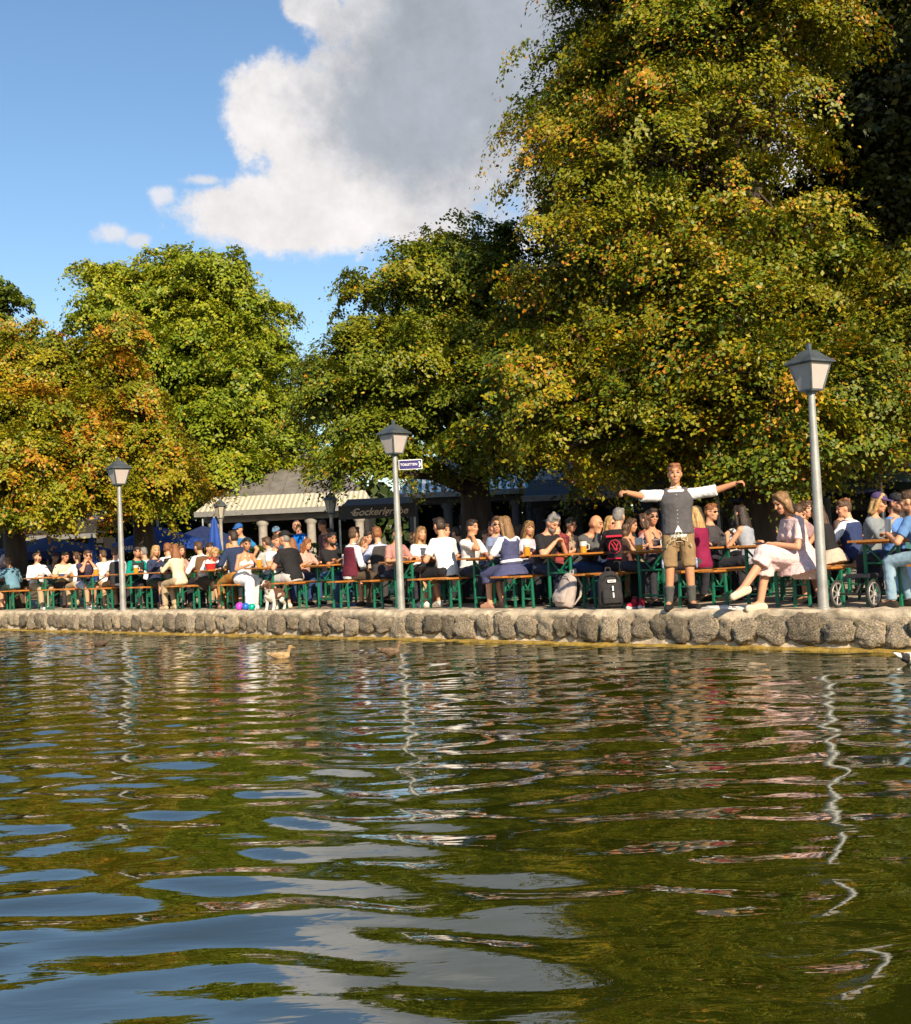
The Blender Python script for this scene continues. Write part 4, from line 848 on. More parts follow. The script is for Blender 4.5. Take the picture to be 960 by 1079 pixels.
    if glasses:
        G = Soft()
        for s in (-1, 1): HE(G, (s*.036, .094, .014), (.027, .010, .018)); G.limb(H(s*.062, .088, .02), H(s*.082, .0, .016), .005*hk, .005*hk, n=6)
        G.limb(H(-.012, .104, .018), H(.012, .104, .018), .0055*hk, .0055*hk, n=6); G.build('sunglasses', LENS, root, .0075, 0, 0)
    # clothes
    tk, tcol = top[0], top[1]; pat = top[2] if len(top) > 2 else None; pc = top[3] if len(top) > 3 else None
    tm = cloth(tcol, pat, pc); C_ = Soft(); inf = .016
    dress = tk in ('dress', 'dirndl')
    h0 = -.08 if bot[0] != 'skirt' and not dress else .02
    if tk in ('strap', 'halter'): torso(C_, inf, h0, .36)
    else: torso(C_, inf, h0, .505)
    if tk == 'strap':
        for s in (-1, 1): C_.chain([T(s*.08, .115, .33), T(s*.085, .075, .45), T(s*.085, -.03, .475), T(s*.08, -.10, .36)], [.014]*4)
    if tk == 'halter':
        for s in (-1, 1): C_.chain([T(s*.07, .11, .33), T(s*.04, .06, .48)], [.02, .012])
    if tk in ('tshirt', 'shirt', 'rolled', 'dress', 'dirndl', 'long', 'jacket', 'hoodie'):
        r0_ = (.066 if not fem else .056)*k
        for s in (1, -1):
            e, w_ = joint[s]; C_.limb(T(s*.09, 0, .45), sho[s], .066*k, r0_)
            if tk in ('tshirt', 'dress'): C_.limb(sho[s], sho[s].lerp(e, .72), r0_, r0_*.98, True); C_.limb(sho[s], sho[s].lerp(e, .3), r0_, r0_)
            elif tk == 'dirndl': C_.limb(sho[s], sho[s].lerp(e, .75), r0_*1.15, r0_*1.1)
            elif tk == 'rolled': C_.limb(sho[s], sho[s].lerp(e, .9), r0_*1.12, r0_*1.05); C_.limb(sho[s].lerp(e, .8), e.lerp(w_, .1), r0_*1.1, r0_*1.06, True)
            else: C_.limb(sho[s], e, r0_, r0_*.84); C_.limb(e, e.lerp(w_, .94), r0_*.84, r0_*.66)
    if tk == 'hoodie': C_.ell(T(0, -.075, .53), (.115*k, .075*k, .06*k))
    if tk in ('jacket', 'shirt', 'rolled') and tk != 'jacket': C_.rings([(T(0, -.004, .495), fx*.076*k, fy*.07*k), (T(0, 0, .545), fx*.068*k, fy*.064*k)], 14)
    C_.build({'tshirt': 't_shirt', 'dress': 'dress_bodice', 'dirndl': 'blouse', 'strap': 'strap_top', 'halter': 'halter_top', 'rolled': 'shirt', 'long': 'sweater', 'tank': 'sleeveless_top'}.get(tk, tk), tm, root, vox*1.15, .022, 1)
    if vest:
        Vs = Soft(); torso(Vs, .030, -.03 if tk != 'dirndl' else .07, .475 if tk != 'dirndl' else .42)
        for s in (-1, 1): Vs.chain([T(s*.105, .075, .40), T(s*.105, .02, .49), T(s*.105, -.075, .41)], [.045*k]*3)
        Vs.build('vest' if tk != 'dirndl' else 'bodice', cloth(*vest) if isinstance(vest[0], tuple) else cloth(vest), root, vox*1.1, .012, 1)
    bk_, bc = bot[0], bot[1]; bm_ = cloth(bc, *(bot[2:] if len(bot) > 2 else ()))
    Q = Soft(); torso(Q, .012, -.1, .10)
    if bk_ in ('trousers', 'shorts', 'wide'):
        wd = .02 if bk_ == 'wide' else 0
        for s in (1, -1):
            r_h, r_k, r_a = (.104+wd)*k, (.078+wd)*k, (.062+2*wd)*k
            if bk_ == 'shorts': Q.limb(hip[s], hip[s].lerp(K[s], .93), r_h, .090*k, True); Q.limb(hip[s], hip[s].lerp(K[s], .5), r_h, .094*k)
            else: Q.limb(hip[s], K[s], r_h, r_k); Q.limb(K[s], A[s]-(A[s]-K[s]).normalized()*.0, r_k, r_a, True)
    else:
        if sit:
            for s in (1, -1): Q.limb(hip[s], hip[s].lerp(K[s], 1.06), .115*k, .105*k); 
            Q.limb((hip[1]+hip[-1])/2, (K[1]+K[-1])/2, .11*k, .10*k)
            Q.rings([(P0+Vector((0, .04, .10)), fx*.15*k, fy*.13*k), (P0+Vector((0, .05, -.01)), fx*.26*k, fy*.23*k), (P0+Vector((0, .05, -.10)), fx*.31*k, fy*.27*k)], 20)
            for s in (1, -1): q = K[s].lerp(A[s], .33); Q.limb(K[s]+Vector((0, .01, 0)), q, .098*k, .11*k, True)
        else: Q.rings([(P0+Vector((0, 0, .10)), fx*.15, fy*.12), (P0, fx*.2, fy*.17), (P0-Vector((0, 0, .42)), fx*.28, fy*.25)], 20)
    Q.build({'wide': 'trousers'}.get(bk_, bk_), bm_, root, vox*1.2, .02, 1)
    if apron: Ap = Soft(); Ap.rings([(T(0, 0, .105), fx*.188*k, fy*.152*k), (T(0, 0, .15), fx*.18*k, fy*.146*k)], 20); Ap.build('apron_band', cloth(apron), root, vox, 0, 0)
    return root, T, H
LF, RF = tuple(-ES), tuple(ES)
def seat(T, side, d, label, dx=0., rz=0., **kw):
    s = SS[T]+(-.3 if side == 'R' else .8)+(dx if side == 'R' else -dx); f = Vector(RF if side == 'R' else LF); f.rotate(Matrix.Rotation(rz, 3, 'Z'))
    return person(W(s, d), f, label, **kw)
WH, CRM, NVY, BLK, GRY, KHA, JEAN, BRN = (.74, .74, .76), (.70, .58, .40), (.022, .03, .075), (.018, .017, .019), (.10, .10, .10), (.38, .29, .18), (.035, .07, .17), (.075, .045, .025)
DG = (.055, .05, .055)
# left group
person(W(SS[0]-.75, 1.5), (-.6, .8), 'standing man in a pink checked shirt at far left, seen from behind', hair=('short', 'gi'), top=('shirt', (.66, .46, .48), 'check', (.75, .68, .7)), bot=('trousers', JEAN), pose='stand', arms='hold', k=1.0)
seat(0, 'R', .75, 'dark-haired guest in a white shirt cut by the left edge', top=('shirt', WH), hair=('short', 'db'), bot=('shorts', (.45, .45, .5)), arms='table')
seat(0, 'R', 1.35, 'grey-haired man in white shirt resting his chin on his hand', top=('shirt', WH), hair=('short', 'gr'), arms='face', bot=('shorts', (.02, .05, .035)), lean=.25, skin=1)
seat(0, 'L', .85, 'guest in a faded blue denim jacket with an arm on the leftmost table', top=('jacket', (.12, .24, .33)), hair=('short', 'lb'), bot=('shorts', (.03, .05, .04)), arms='table', lean=.3, dx=.05)
seat(0, 'R', 2.45, 'guest in a dull red and grey cap behind the cream T-shirt', top=('tshirt', (.3, .3, .34)), hair=('short', 'db'), hat=('cap', (.12, .06, .075)), arms='face')
seat(1, 'R', .95, 'man in open white shirt, sunglasses and khaki trousers at the bench end', top=('shirt', WH), hair=('quiff', 'br'), glasses=True, bot=('trousers', KHA), shoes=(.7, .66, .6), arms='table', lean=.02, yaw=.35, nod=-.12, legs={1: ((.12, .42, .52), (.1, .46, .085)), -1: ((-.16, .40, .52), (-.14, .28, .085))})
seat(1, 'R', 1.6, 'man in a cream T-shirt looking down at the table', top=('tshirt', (.74, .64, .42)), hair=('short', 'db'), skin=1, arms='table', lean=.15, bot=('trousers', DG), nod=.35)
seat(1, 'R', 2.25, 'fair-haired woman in a pale pink sleeveless top', sex='f', top=('tank', (.68, .48, .45)), hair=('bob', 'bl'), arms='table')
seat(2, 'R', .98, 'man in a navy T-shirt and pale shorts with hands clasped at his mouth', top=('tshirt', (.045, .035, .07)), hair=('short', 'br'), glasses=True, arms='bothface', bot=('shorts', (.55, .55, .62)), shoes=(.7, .66, .62), lean=.3, legs={1: ((.13, .40, .52), (.12, .40, .085)), -1: ((-.12, .40, .52), (-.1, .2, .085))})
seat(2, 'L', 1.25, 'man from behind in dark vest over white shirt, left of the left lamp', top=('shirt', WH), vest=(.03, .028, .03), hair=('short', 'br'), arms='table', bot=('shorts', BRN), lean=.1, yaw=-.5)
seat(2, 'R', 1.75, 'small dark-haired guest half hidden behind the white-sleeved vest', top=('tshirt', (.15, .09, .1)), hair=('short', 'db'), arms='table')
seat(3, 'R', 1.35, 'man with a teal jacket over his shoulders beside the left lamp', top=('jacket', (.0, .22, .17)), vest=(.02, .03, .03), hair=('short', 'db'), arms='table', skin=1)
seat(4, 'R', .85, 'blonde woman in a navy blazer with bare knees and dark boots', sex='f', top=('jacket', (.03, .04, .085)), hair=('bob', 'bl'), arms='drink', bot=('shorts', (.04, .05, .03)), shoes=(.03, .025, .03), socks=(.04, .03, .05), lean=.08, legs={1: ((.1, .42, .53), (.1, .42, .085)), -1: ((-.1, .42, .53), (-.1, .34, .085))})
seat(3, 'L', 1.6, 'man in black vest and white sleeves facing the blonde in the blazer', top=('shirt', WH), vest=BLK, hair=('short', 'gi'), arms='table', yaw=-.6)
seat(4, 'R', 1.45, 'brown-haired woman leaning in behind the cream sweater', sex='f', top=('long', (.45, .25, .2)), hair=('long', 'br'), arms='table')
seat(4, 'L', .78, 'woman from behind with long ginger-blonde hair and a cream sweater', sex='f', top=('long', (.66, .55, .38)), hair=('long', 'gi'), arms='reach', lean=.2, bot=('trousers', KHA), shoes=(.45, .35, .22), rz=.1)
seat(4, 'L', 1.4, 'man in a brown vest and white shirt looking left', top=('shirt', WH), vest=(.13, .07, .035), hair=('short', 'br'), arms='table', yaw=.4, lean=.25)
seat(5, 'R', .95, 'pale blonde woman in a white blouse and brown skirt bending over the table', sex='f', top=('long', WH), hair=('bob', 'bl'), arms='table', lean=.5, nod=.5, bot=('skirt', (.06, .04, .025)), legs={1: ((.08, .42, .53), (.10, .62, .085)), -1: ((-.08, .42, .53), (-.06, .58, .085))}, shoes=(.4, .2, .12))
seat(5, 'L', 1.0, 'broad man in a dark navy sweater and mustard trousers seen from behind', top=('long', (.022, .035, .08)), hair=('short', 'db'), arms='wide', k=1.1, bot=('trousers', (.36, .17, .04)), lean=.22, hz=.63)
seat(6, 'R', .7, 'dark-haired woman in a white halter top and long white trousers', sex='f', top=('halter', WH), hair=('bun', 'bk'), skin=1, arms='table', bot=('wide', (.76, .76, .78)), shoes=WH, lean=.25, nod=.3, yaw=-.1, legs={1: ((.1, .34, .53), (.12, .36, .085)), -1: ((-.12, .30, .53), (-.14, .12, .085))})
seat(5, 'L', 1.75, 'man in a light grey hoodie with short brown hair', top=('hoodie', (.42, .39, .36)), hair=('short', 'br'), arms='table', yaw=.5)
seat(5, 'L', 2.4, 'auburn-haired woman behind the capped man in black', sex='f', top=('long', (.5, .36, .28)), hair=('long', 'gi'), arms='table')
seat(6, 'L', 1.05, 'heavy man in a black T-shirt and black cap, back to the water', top=('tshirt', BLK), hair=('short', 'gr'), hat=('back', BLK), arms='table', k=1.08, bot=('shorts', (.5, .48, .46)), shoes=(.55, .5, .45), lean=.25, yaw=.45)
seat(5, 'R', 1.8, 'guest in a dark green shirt behind the navy sweater', top=('tshirt', (.04, .07, .04)), hair=('short', 'br'), arms='table')
# middle group
def stand_at(u, v, label, fwd, k=1., **kw):
    kk = k*(.94 if kw.get('sex') == 'f' else 1.); lo, hi = 12., 60.
    for _ in range(40):
        m_ = (lo+hi)/2; z = at(u, v, m_).z
        if z-TZ < 1.64*kk: lo = m_
        else: hi = m_
    p = at(u, v, lo); return person((p.x, p.y, TZ), fwd, label, pose='stand', k=k, **kw)
BLUE_ = stand_at(319, 553, 'balding man standing in a bright blue T-shirt with a white print on the back', (-.95, .35), top=('tshirt', (.0, .13, .55)), hair=('bald', 'lb'), bot=('trousers', JEAN), arms='hold')
mb = MB(); mb.box((0, 0, 0), (.15, .02, .11)); o = mb.build('shirt_print', mat('print_white', (.8, .8, .8), .8, var=.35, scale=40), BLUE_[0]); o.location = BLUE_[1](0, -.142, .37)
stand_at(343, 550, 'brown-haired man standing at the back beside the blue T-shirt', (-.8, -.5), top=('tshirt', (.16, .08, .07)), hair=('short', 'br'), arms='down', k=1.03)
stand_at(353, 558, 'young man standing in a white and navy striped shirt', (-.9, -.4), top=('tshirt', WH, 'stripe', (.05, .055, .13)), hair=('short', 'br'), arms='hold', k=.98)
stand_at(256, 559, 'waiter in a blue cap and blue shirt at the pavilion counter', (-.3, -.9), top=('tshirt', (.02, .17, .4)), hair=('short', 'br'), hat=('cap', (.02, .1, .32)), arms='hips', group='staff at the pavilions')
stand_at(292, 557, 'waiter with a grey-blue cap in the shade of the pavilion', (0, -1), top=('tshirt', (.03, .09, .16)), hair=('short', 'br'), hat=('cap', (.12, .22, .34)), arms='hold', group='staff at the pavilions')
seat(7, 'R', 1.35, 'bearded man in a black sweater with folded arms on the table', top=('tshirt', BLK), hair=('short', 'bk'), beard='bk', skin=2, arms='cross', lean=.18, bot=('trousers', JEAN), shoes=(.06, .09, .2))
seat(7, 'L', .95, 'man in a maroon vest and white shirt in profile, facing right', rz=-1.75, dx=.0, top=('shirt', WH), vest=(.10, .015, .028), hair=('short', 'br'), bot=('trousers', (.07, .05, .035)), arms='lap', lean=.12, shoes=(.05, .04, .03))
seat(7, 'L', 1.65, 'man from behind in dark grey vest and pale blue shirt, left of the centre lamp', top=('shirt', (.42, .48, .68)), vest=(.05, .045, .045), hair=('short', 'gi'), bot=('shorts', (.09, .045, .018)), arms='table', lean=.08)
seat(8, 'R', 1.1, 'small face peering out behind the centre lamp post', top=('tshirt', (.4, .2, .18)), hair=('short', 'br'), arms='table', skin=1)
seat(8, 'R', 1.65, 'woman with long brown hair and a white off-shoulder top over a grey-brown dress', sex='f', top=('dress', WH), hair=('wavy', 'lb'), arms='table', bot=('skirt', (.2, .15, .1)), lean=.2, legs={1: ((.09, .42, .53), (.1, .38, .085)), -1: ((-.09, .42, .53), (-.08, .3, .085))})
seat(7, 'L', 2.6, 'curly brown-haired guest seen from behind beside the off-shoulder top', sex='f', top=('long', (.08, .06, .07)), hair=('wavy', 'br'), arms='table')
seat(8, 'L', 1.3, 'man from behind in a plain bright white T-shirt and black shorts', top=('tshirt', (.8, .8, .8)), hair=('short', 'db'), bot=('shorts', BLK), arms='table', k=1.06, lean=.16, shoes=(.6, .58, .55))
seat(8, 'R', 2.25, 'brown-haired guest hidden behind the shoulder of the white T-shirt', top=('tshirt', (.2, .12, .1)), hair=('short', 'br'), arms='face')
seat(9, 'R', 1.05, 'dark-haired man in white T-shirt in profile with his hand raised', top=('tshirt', (.68, .66, .64)), hair=('short', 'db'), skin=1, arms='face', lean=.15)
seat(9, 'R', 1.65, 'man in mirrored sunglasses and grey-blue open shirt facing the water', top=('shirt', (.16, .2, .32)), hair=('quiff', 'br'), glasses=True, arms='table', lean=.05, yaw=-.5, bot=('trousers', DG))
seat(8, 'R', 3.3, 'child in a pale blue top in the second row behind the sunglasses', top=('tshirt', (.25, .33, .5)), hair=('short', 'br'), arms='table', k=.88)
seat(8, 'L', 2.5, 'dark-haired guest behind the dirndl shoulder', top=('long', (.1, .06, .05)), hair=('short', 'db'), arms='table')
seat(9, 'L', .85, 'woman from behind in a navy dirndl with white sleeves and apron band', sex='f', top=('dirndl', WH), vest=((.06, .065, .14),), hair=('long', 'lb'), bot=('skirt', (.065, .07, .15)), arms='table', lean=.03, apron=(.75, .75, .78), k=1.08, shoes=(.4, .22, .14))
seat(10, 'R', 1.1, 'bearded man with a topknot and black polo shirt looking down', top=('tshirt', BLK), hair=('topknot', 'gr'), beard='gr', arms='phone', lean=.25, nod=.5, bot=('trousers', (.03, .035, .06)), yaw=.1)
seat(9, 'L', 2.0, 'guest in a dark red plaid shirt and navy cap', top=('shirt', (.25, .04, .04), 'plaid', (.04, .02, .03)), hair=('short', 'db'), hat=('cap', NVY), arms='table')
seat(10, 'R', 1.95, 'ginger-bearded man in a charcoal sweater leaning on his elbow', top=('long', (.085, .085, .082)), hair=('bald', 'gi'), arms='face', lean=.5, tip=.05, k=1.06, bot=('trousers', (.03, .06, .16)), yaw=.15, skin=1)
seat(10, 'R', 2.6, 'woman with long blonde hair, sunglasses and white top', sex='f', top=('tank', WH), hair=('long', 'bl'), glasses=True, arms='table', bot=('trousers', JEAN), yaw=-.3)
# right group
r_, T_, H_ = seat(10, 'L', 1.55, 'grey-haired man in black jacket with red print, back to the water', rz=-1.2, dx=.05, top=('jacket', BLK), hair=('short', 'gr'), glasses=True, arms='table', bot=('trousers', BLK), lean=.1, shoes=(.3, .03, .05))
RPR = mat('print_red', (.55, .02, .05), .8)
mb = MB(); n = 28                                   # ring emblem, cross strokes and bars printed on the jacket back
def back_pt(x, z, off=-.158): return T_(x, off+.10*x*x*4, z)
for i in range(n):
    a0, a1 = 2*math.pi*i/n, 2*math.pi*(i+1)/n; mb.bar(back_pt(.085*math.cos(a0), .25+.095*math.sin(a0)), back_pt(.085*math.cos(a1), .25+.095*math.sin(a1)), .010)
for p0, p1 in [((-.05, .30), (.01, .2)), ((.01, .2), (.05, .3)), ((-.02, .32), (.03, .26)), ((.0, .18), (.05, .23))]: mb.bar(back_pt(*p0), back_pt(*p1), .010)
mb.bar(back_pt(-.12, .085), back_pt(.12, .085), .02); mb.bar(back_pt(-.13, .40, -.15), back_pt(.13, .40, -.15), .03)
mb.build('jacket_print', RPR, r_)
seat(11, 'R', 1.65, 'woman with dark tied-up hair, sunglasses and a dark floral strap top', sex='f', top=('strap', (.04, .03, .035), 'check', (.2, .15, .14)), hair=('bun', 'db'), glasses=True, arms='table', skin=1, lean=.0, yaw=-.25, bot=('trousers', BLK))
seat(11, 'R', 1.05, 'small brown-haired guest half hidden beside the black jacket', sex='f', top=('strap', (.12, .05, .04)), hair=('wavy', 'br'), arms='cross', skin=1, k=.85)
seat(11, 'L', 1.2, 'woman from behind with long ombre blonde hair and a maroon top', sex='f', top=('jacket', (.20, .012, .05)), hair=('long', 'bl'), arms='table', bot=('trousers', DG), lean=.08, k=1.03)
seat(11, 'R', 3.1, 'ginger-haired man in sunglasses just right of the standing man', top=('long', DG), hair=('short', 'gi'), glasses=True, arms='table', yaw=.2, k=1.05, lean=.0)
seat(11, 'L', 2.4, 'woman from behind with long dark hair, grey top and bare arms', sex='f', top=('tank', (.30, .32, .36)), hair=('long', 'db'), arms='phone', yaw=-.3)
seat(11, 'R', 2.5, 'dark-haired guest in a grey shirt behind the standing man', top=('shirt', (.2, .2, .22)), hair=('short', 'db'), arms='table')
seat(12, 'R', 2.2, 'guest in a bright azure T-shirt bending over the table', top=('tshirt', (.0, .22, .52)), hair=('short', 'br'), arms='table', lean=.45, nod=.4)
seat(12, 'R', 2.75, 'brown-haired guest behind the head of the woman in pink', top=('tshirt', (.3, .2, .2)), hair=('short', 'br'), arms='table')
seat(12, 'L', 1.6, 'woman in a black sleeveless top with long brown hair, right of the tall lamp', sex='f', top=('tank', BLK), hair=('long', 'br'), arms='table', bot=('skirt', (.5, .38, .3)), skin=1, lean=.25, yaw=.3, k=.97)
seat(12, 'L', 2.2, 'short-haired man in a navy jacket with white collar facing left', top=('shirt', WH), vest=(.03, .045, .12), hair=('short', 'br'), arms='table', yaw=.4, k=.94, lean=.2)
seat(12, 'R', 3.9, 'auburn-haired guest in the second row right of the lamp', top=('tshirt', (.1, .06, .05)), hair=('short', 'gi'), arms='table')
seat(13, 'R', 1.65, 'person with purple cap, blond hair and grey denim jacket holding a glass', sex='f', top=('jacket', (.20, .225, .24)), hair=('bob', 'bl'), hat=('cap', (.075, .05, .13)), arms='drink', bot=('trousers', (.03, .06, .15)), lean=.2, yaw=.3, k=.98)
seat(13, 'R', 2.3, 'man in a black cap, sunglasses and blue T-shirt at the right edge', top=('tshirt', (.09, .2, .5)), hair=('short', 'db'), hat=('cap', (.02, .022, .028)), glasses=True, arms='cross', lean=.1, yaw=-.3, k=.95, beard='br')
seat(13, 'L', .75, 'guest in pale jeans cut off by the right edge', top=('tshirt', (.1, .2, .4)), hair=('short', 'br'), bot=('trousers', (.22, .33, .42)), arms='table', lean=.25, k=.92)
# second row and shade, seen between heads
r2 = random.Random(9); hs = ['short', 'long', 'short', 'wavy', 'bun']
for T, sd_, d, lb, tc_ in [(6, 'R', 3.6, 'second-row guest in pale shirt behind the blue T-shirt', (.45, .42, .4)), (7, 'L', 3.7, 'second-row guest in dark blue between maroon vest and lamp', (.05, .07, .14)), (8, 'R', 4.2, 'second-row guest in a green top left of the tree trunk', (.1, .25, .06)), (9, 'R', 3.4, 'second-row guest in beige behind the dirndl', (.36, .27, .2)), (9, 'L', 3.5, 'second-row guest in charcoal behind the plaid shirt', (.06, .06, .065)),
                          (10, 'R', 3.7, 'second-row guest in dusky red behind the blonde in sunglasses', (.22, .06, .05)), (10, 'L', 3.6, 'second-row guest in olive behind the floral top', (.1, .1, .05)), (11, 'R', 3.7, 'second-row guest in white right of the standing man', (.5, .5, .5)), (12, 'L', 3.7, 'second-row guest in dark teal at the right', (.03, .1, .11)), (13, 'R', 3.7, 'second-row guest in grey behind the black cap', (.18, .18, .19))]:
    h_ = r2.choice(hs); seat(T, sd_, d, lb, sex='f' if h_ in ('long', 'wavy', 'bun') else 'm', top=('tshirt', tc_), hair=(h_, r2.choice(['br', 'db', 'lb', 'bk'])), arms='table', group='guests of the second row')

for T, sd_, d, sx_, h_, tc_, ar, lb in [(2, 'R', 2.5, 'f', ('long', 'db'), (.62, .5, .5), 'drink', 'woman in a pale rose top raising a glass behind the navy T-shirt'), (3, 'R', 2.1, 'f', ('bun', 'br'), (.7, .66, .6), 'face', 'woman with a bun in a cream top right of the teal jacket'),
                                        (4, 'R', 2.15, 'm', ('short', 'db'), (.2, .1, .09), 'drink', 'man in a brick-red shirt behind the cream sweater woman'), (4, 'L', 2.1, 'f', ('bob', 'bl'), (.66, .62, .6), 'table', 'blonde seen from behind beyond the brown vest'), (2, 'L', 2.0, 'm', ('short', 'gr'), (.5, .5, .54), 'table', 'grey-haired man in light grey beyond the black vest'),
                                        (1, 'L', 1.5, 'f', ('pony', 'br'), (.6, .58, .62), 'table', 'ponytailed woman in pale lilac, back to the water, at left'), (1, 'L', 2.2, 'm', ('short', 'br'), (.66, .64, .6), 'phone', 'man in white at the inland end of the white-shirted man\'s table'), (6, 'R', 1.4, 'm', ('short', 'br'), (.6, .6, .62), 'drink', 'man in pale grey drinking behind the white halter top'),
                                        (6, 'R', 2.1, 'f', ('wavy', 'gi'), (.5, .3, .25), 'table', 'red-haired woman between hoodie and capped man'), (7, 'R', 2.2, 'm', ('short', 'db'), (.55, .5, .45), 'face', 'man in beige left of the striped shirt'),
                                        (9, 'R', 2.4, 'f', ('long', 'lb'), (.45, .42, .5), 'table', 'woman in pale mauve right of the dirndl'), (10, 'L', 2.3, 'f', ('bob', 'br'), (.5, .3, .3), 'table', 'woman in dusty pink left of the floral strap top'),]:
    seat(T, sd_, d, lb, sex=sx_, hair=h_, top=('tshirt', tc_), arms=ar, skin=r2.choice([0, 0, 1]), bot=('trousers', r2.choice([JEAN, DG, KHA])))
# the man standing on the wall, arms spread
def sol(u, d, z):
    lo, hi = -60., 20.
    for _ in range(50):
        m_ = (lo+hi)/2; p = W(m_, d, z); dx = p-Vector((0, 0, CAMH)); f = dx.dot(fw)
        if 480+FPX*dx.dot(rr)/f < u: lo = m_
        else: hi = m_
    return W(lo, d, z)
p = sol(718.5, .22, TZ+.01); LED = (.25, .165, .085)
hero, T_, H_ = person(p, (-.13, -1.), 'man standing on the wall with arms spread, grey vest, white shirt and leather shorts', hair=('short', 'gi'), top=('rolled', (.8, .8, .82)), vest=(.085, .08, .085), bot=('shorts', LED), pose='stand', arms='spread', skin=1, hands=((.655, .40, 1.475), (-.775, .17, 1.535)), lean=-.03, nod=.05, yaw=.02, socks=(.075, .075, .07), shoes=(.022, .02, .024), k=1.04, curl=1.0, group='people at the water\'s edge',
     legs={1: ((.125, .03, .50), (.15, -.01, .085), (.25, 1, 0)), -1: ((-.12, .03, .50), (-.13, -.01, .085), (-.45, 1, 0))})
mb = MB()
for i in range(9): q = T_(.0, .148-.003*abs(i-4), .06+.047*i); mb.lathe([(.003, -.006), (.008, -.003), (.008, .003), (.003, .006)], 8, q)
mb.build('button', mat('pewter', (.7, .68, .6), .35, .5), hero)
EMB = mat('embroidery', (.50, .42, .26), .8); mb = MB()
fq = lambda x, z, o=.172: T_(x, o-.9*x*x, z)
for s in (-1, 1):
    for p0, p1 in [((.0, -.02), (.035, -.10)), ((.035, -.10), (.09, -.115)), ((.02, -.0), (.06, -.055)), ((.06, -.055), (.055, -.11)), ((.015, -.06), (.05, -.08)), ((.075, -.06), (.105, -.085)), ((.0, -.12), (.04, -.125)), ((.1, -.09), (.095, -.13))]:
        mb.bar(fq(s*p0[0], p0[1]), fq(s*p1[0], p1[1]), .008)
mb.build('embroidery', EMB, hero)
for s in (-1, 1): mb = MB(); mb.bar(T_(s*.13, .137, -.15), T_(s*.15, .12, -.19), .014); mb.build('pocket_trim', EMB, hero)
mb = MB(); mb.prism([(-.045, -.015), (0, .07), (.045, -.015)], -.004, .004); o = mb.build('shirt_tail', cloth((.8, .8, .82)), hero); o.location = T_(0, .158, .005)
BS = Soft(); BS.rings([(T_(0, 0, -.005), Vector((.193, 0, 0)), Vector((0, .148, 0))), (T_(0, 0, .04), Vector((.190, 0, 0)), Vector((0, .146, 0)))], 20); BS.build('belt', cloth((.05, .03, .02)), hero, .011, 0, 0)
for s in (-1, 1): PT = Soft(); PT.ell((s*.205, .03, .57), (.02, .055, .075)); PT.build('side_patch', cloth((.35, .42, .55), 'check', (.12, .18, .36)), hero, .011, 0, 1)
mat('cloth_0.70_0.50_0.49_None_None', (.70, .50, .49), .85, var=.22, scale=34, bump=.35, bscale=22, spec=.2)
# the woman in the pink dress, sitting sideways on the bench end with crossed legs
p = sol(851, .62, TZ); 
pink, T_, H_ = person(p, (-.97, -.26), 'woman in a pale pink short-sleeved dress sitting sideways with crossed legs', sex='f', hair=('bob', 'lb'), top=('dress', (.70, .50, .49)), bot=('skirt', (.70, .50, .49)), hands=((.10, .40, .72), (-.02, .44, .74)), arms='lap', lean=.30, nod=.45, shoes=(.62, .5, .36), k=1.13, group='people at the water\'s edge',
     legs={1: ((.06, .47, .56), (.10, .56, .085), (.0, 1, -.0)), -1: ((.00, .50, .66), (.02, .80, .29), (0, .95, -.32))})
HM_ = Soft(); HM_.rings([(Vector((0, .06, .54)), Vector((.24, 0, 0)), Vector((0, .24, 0))), (Vector((.02, .04, .45)), Vector((.25, 0, 0)), Vector((0, .22, 0))), (Vector((.03, -.02, .34)), Vector((.17, 0, 0)), Vector((0, .11, 0)))], 20)
HM_.build('skirt_drape', cloth((.70, .50, .49)), pink, .014, .03, 1)
# white print on the back of the blue T-shirt

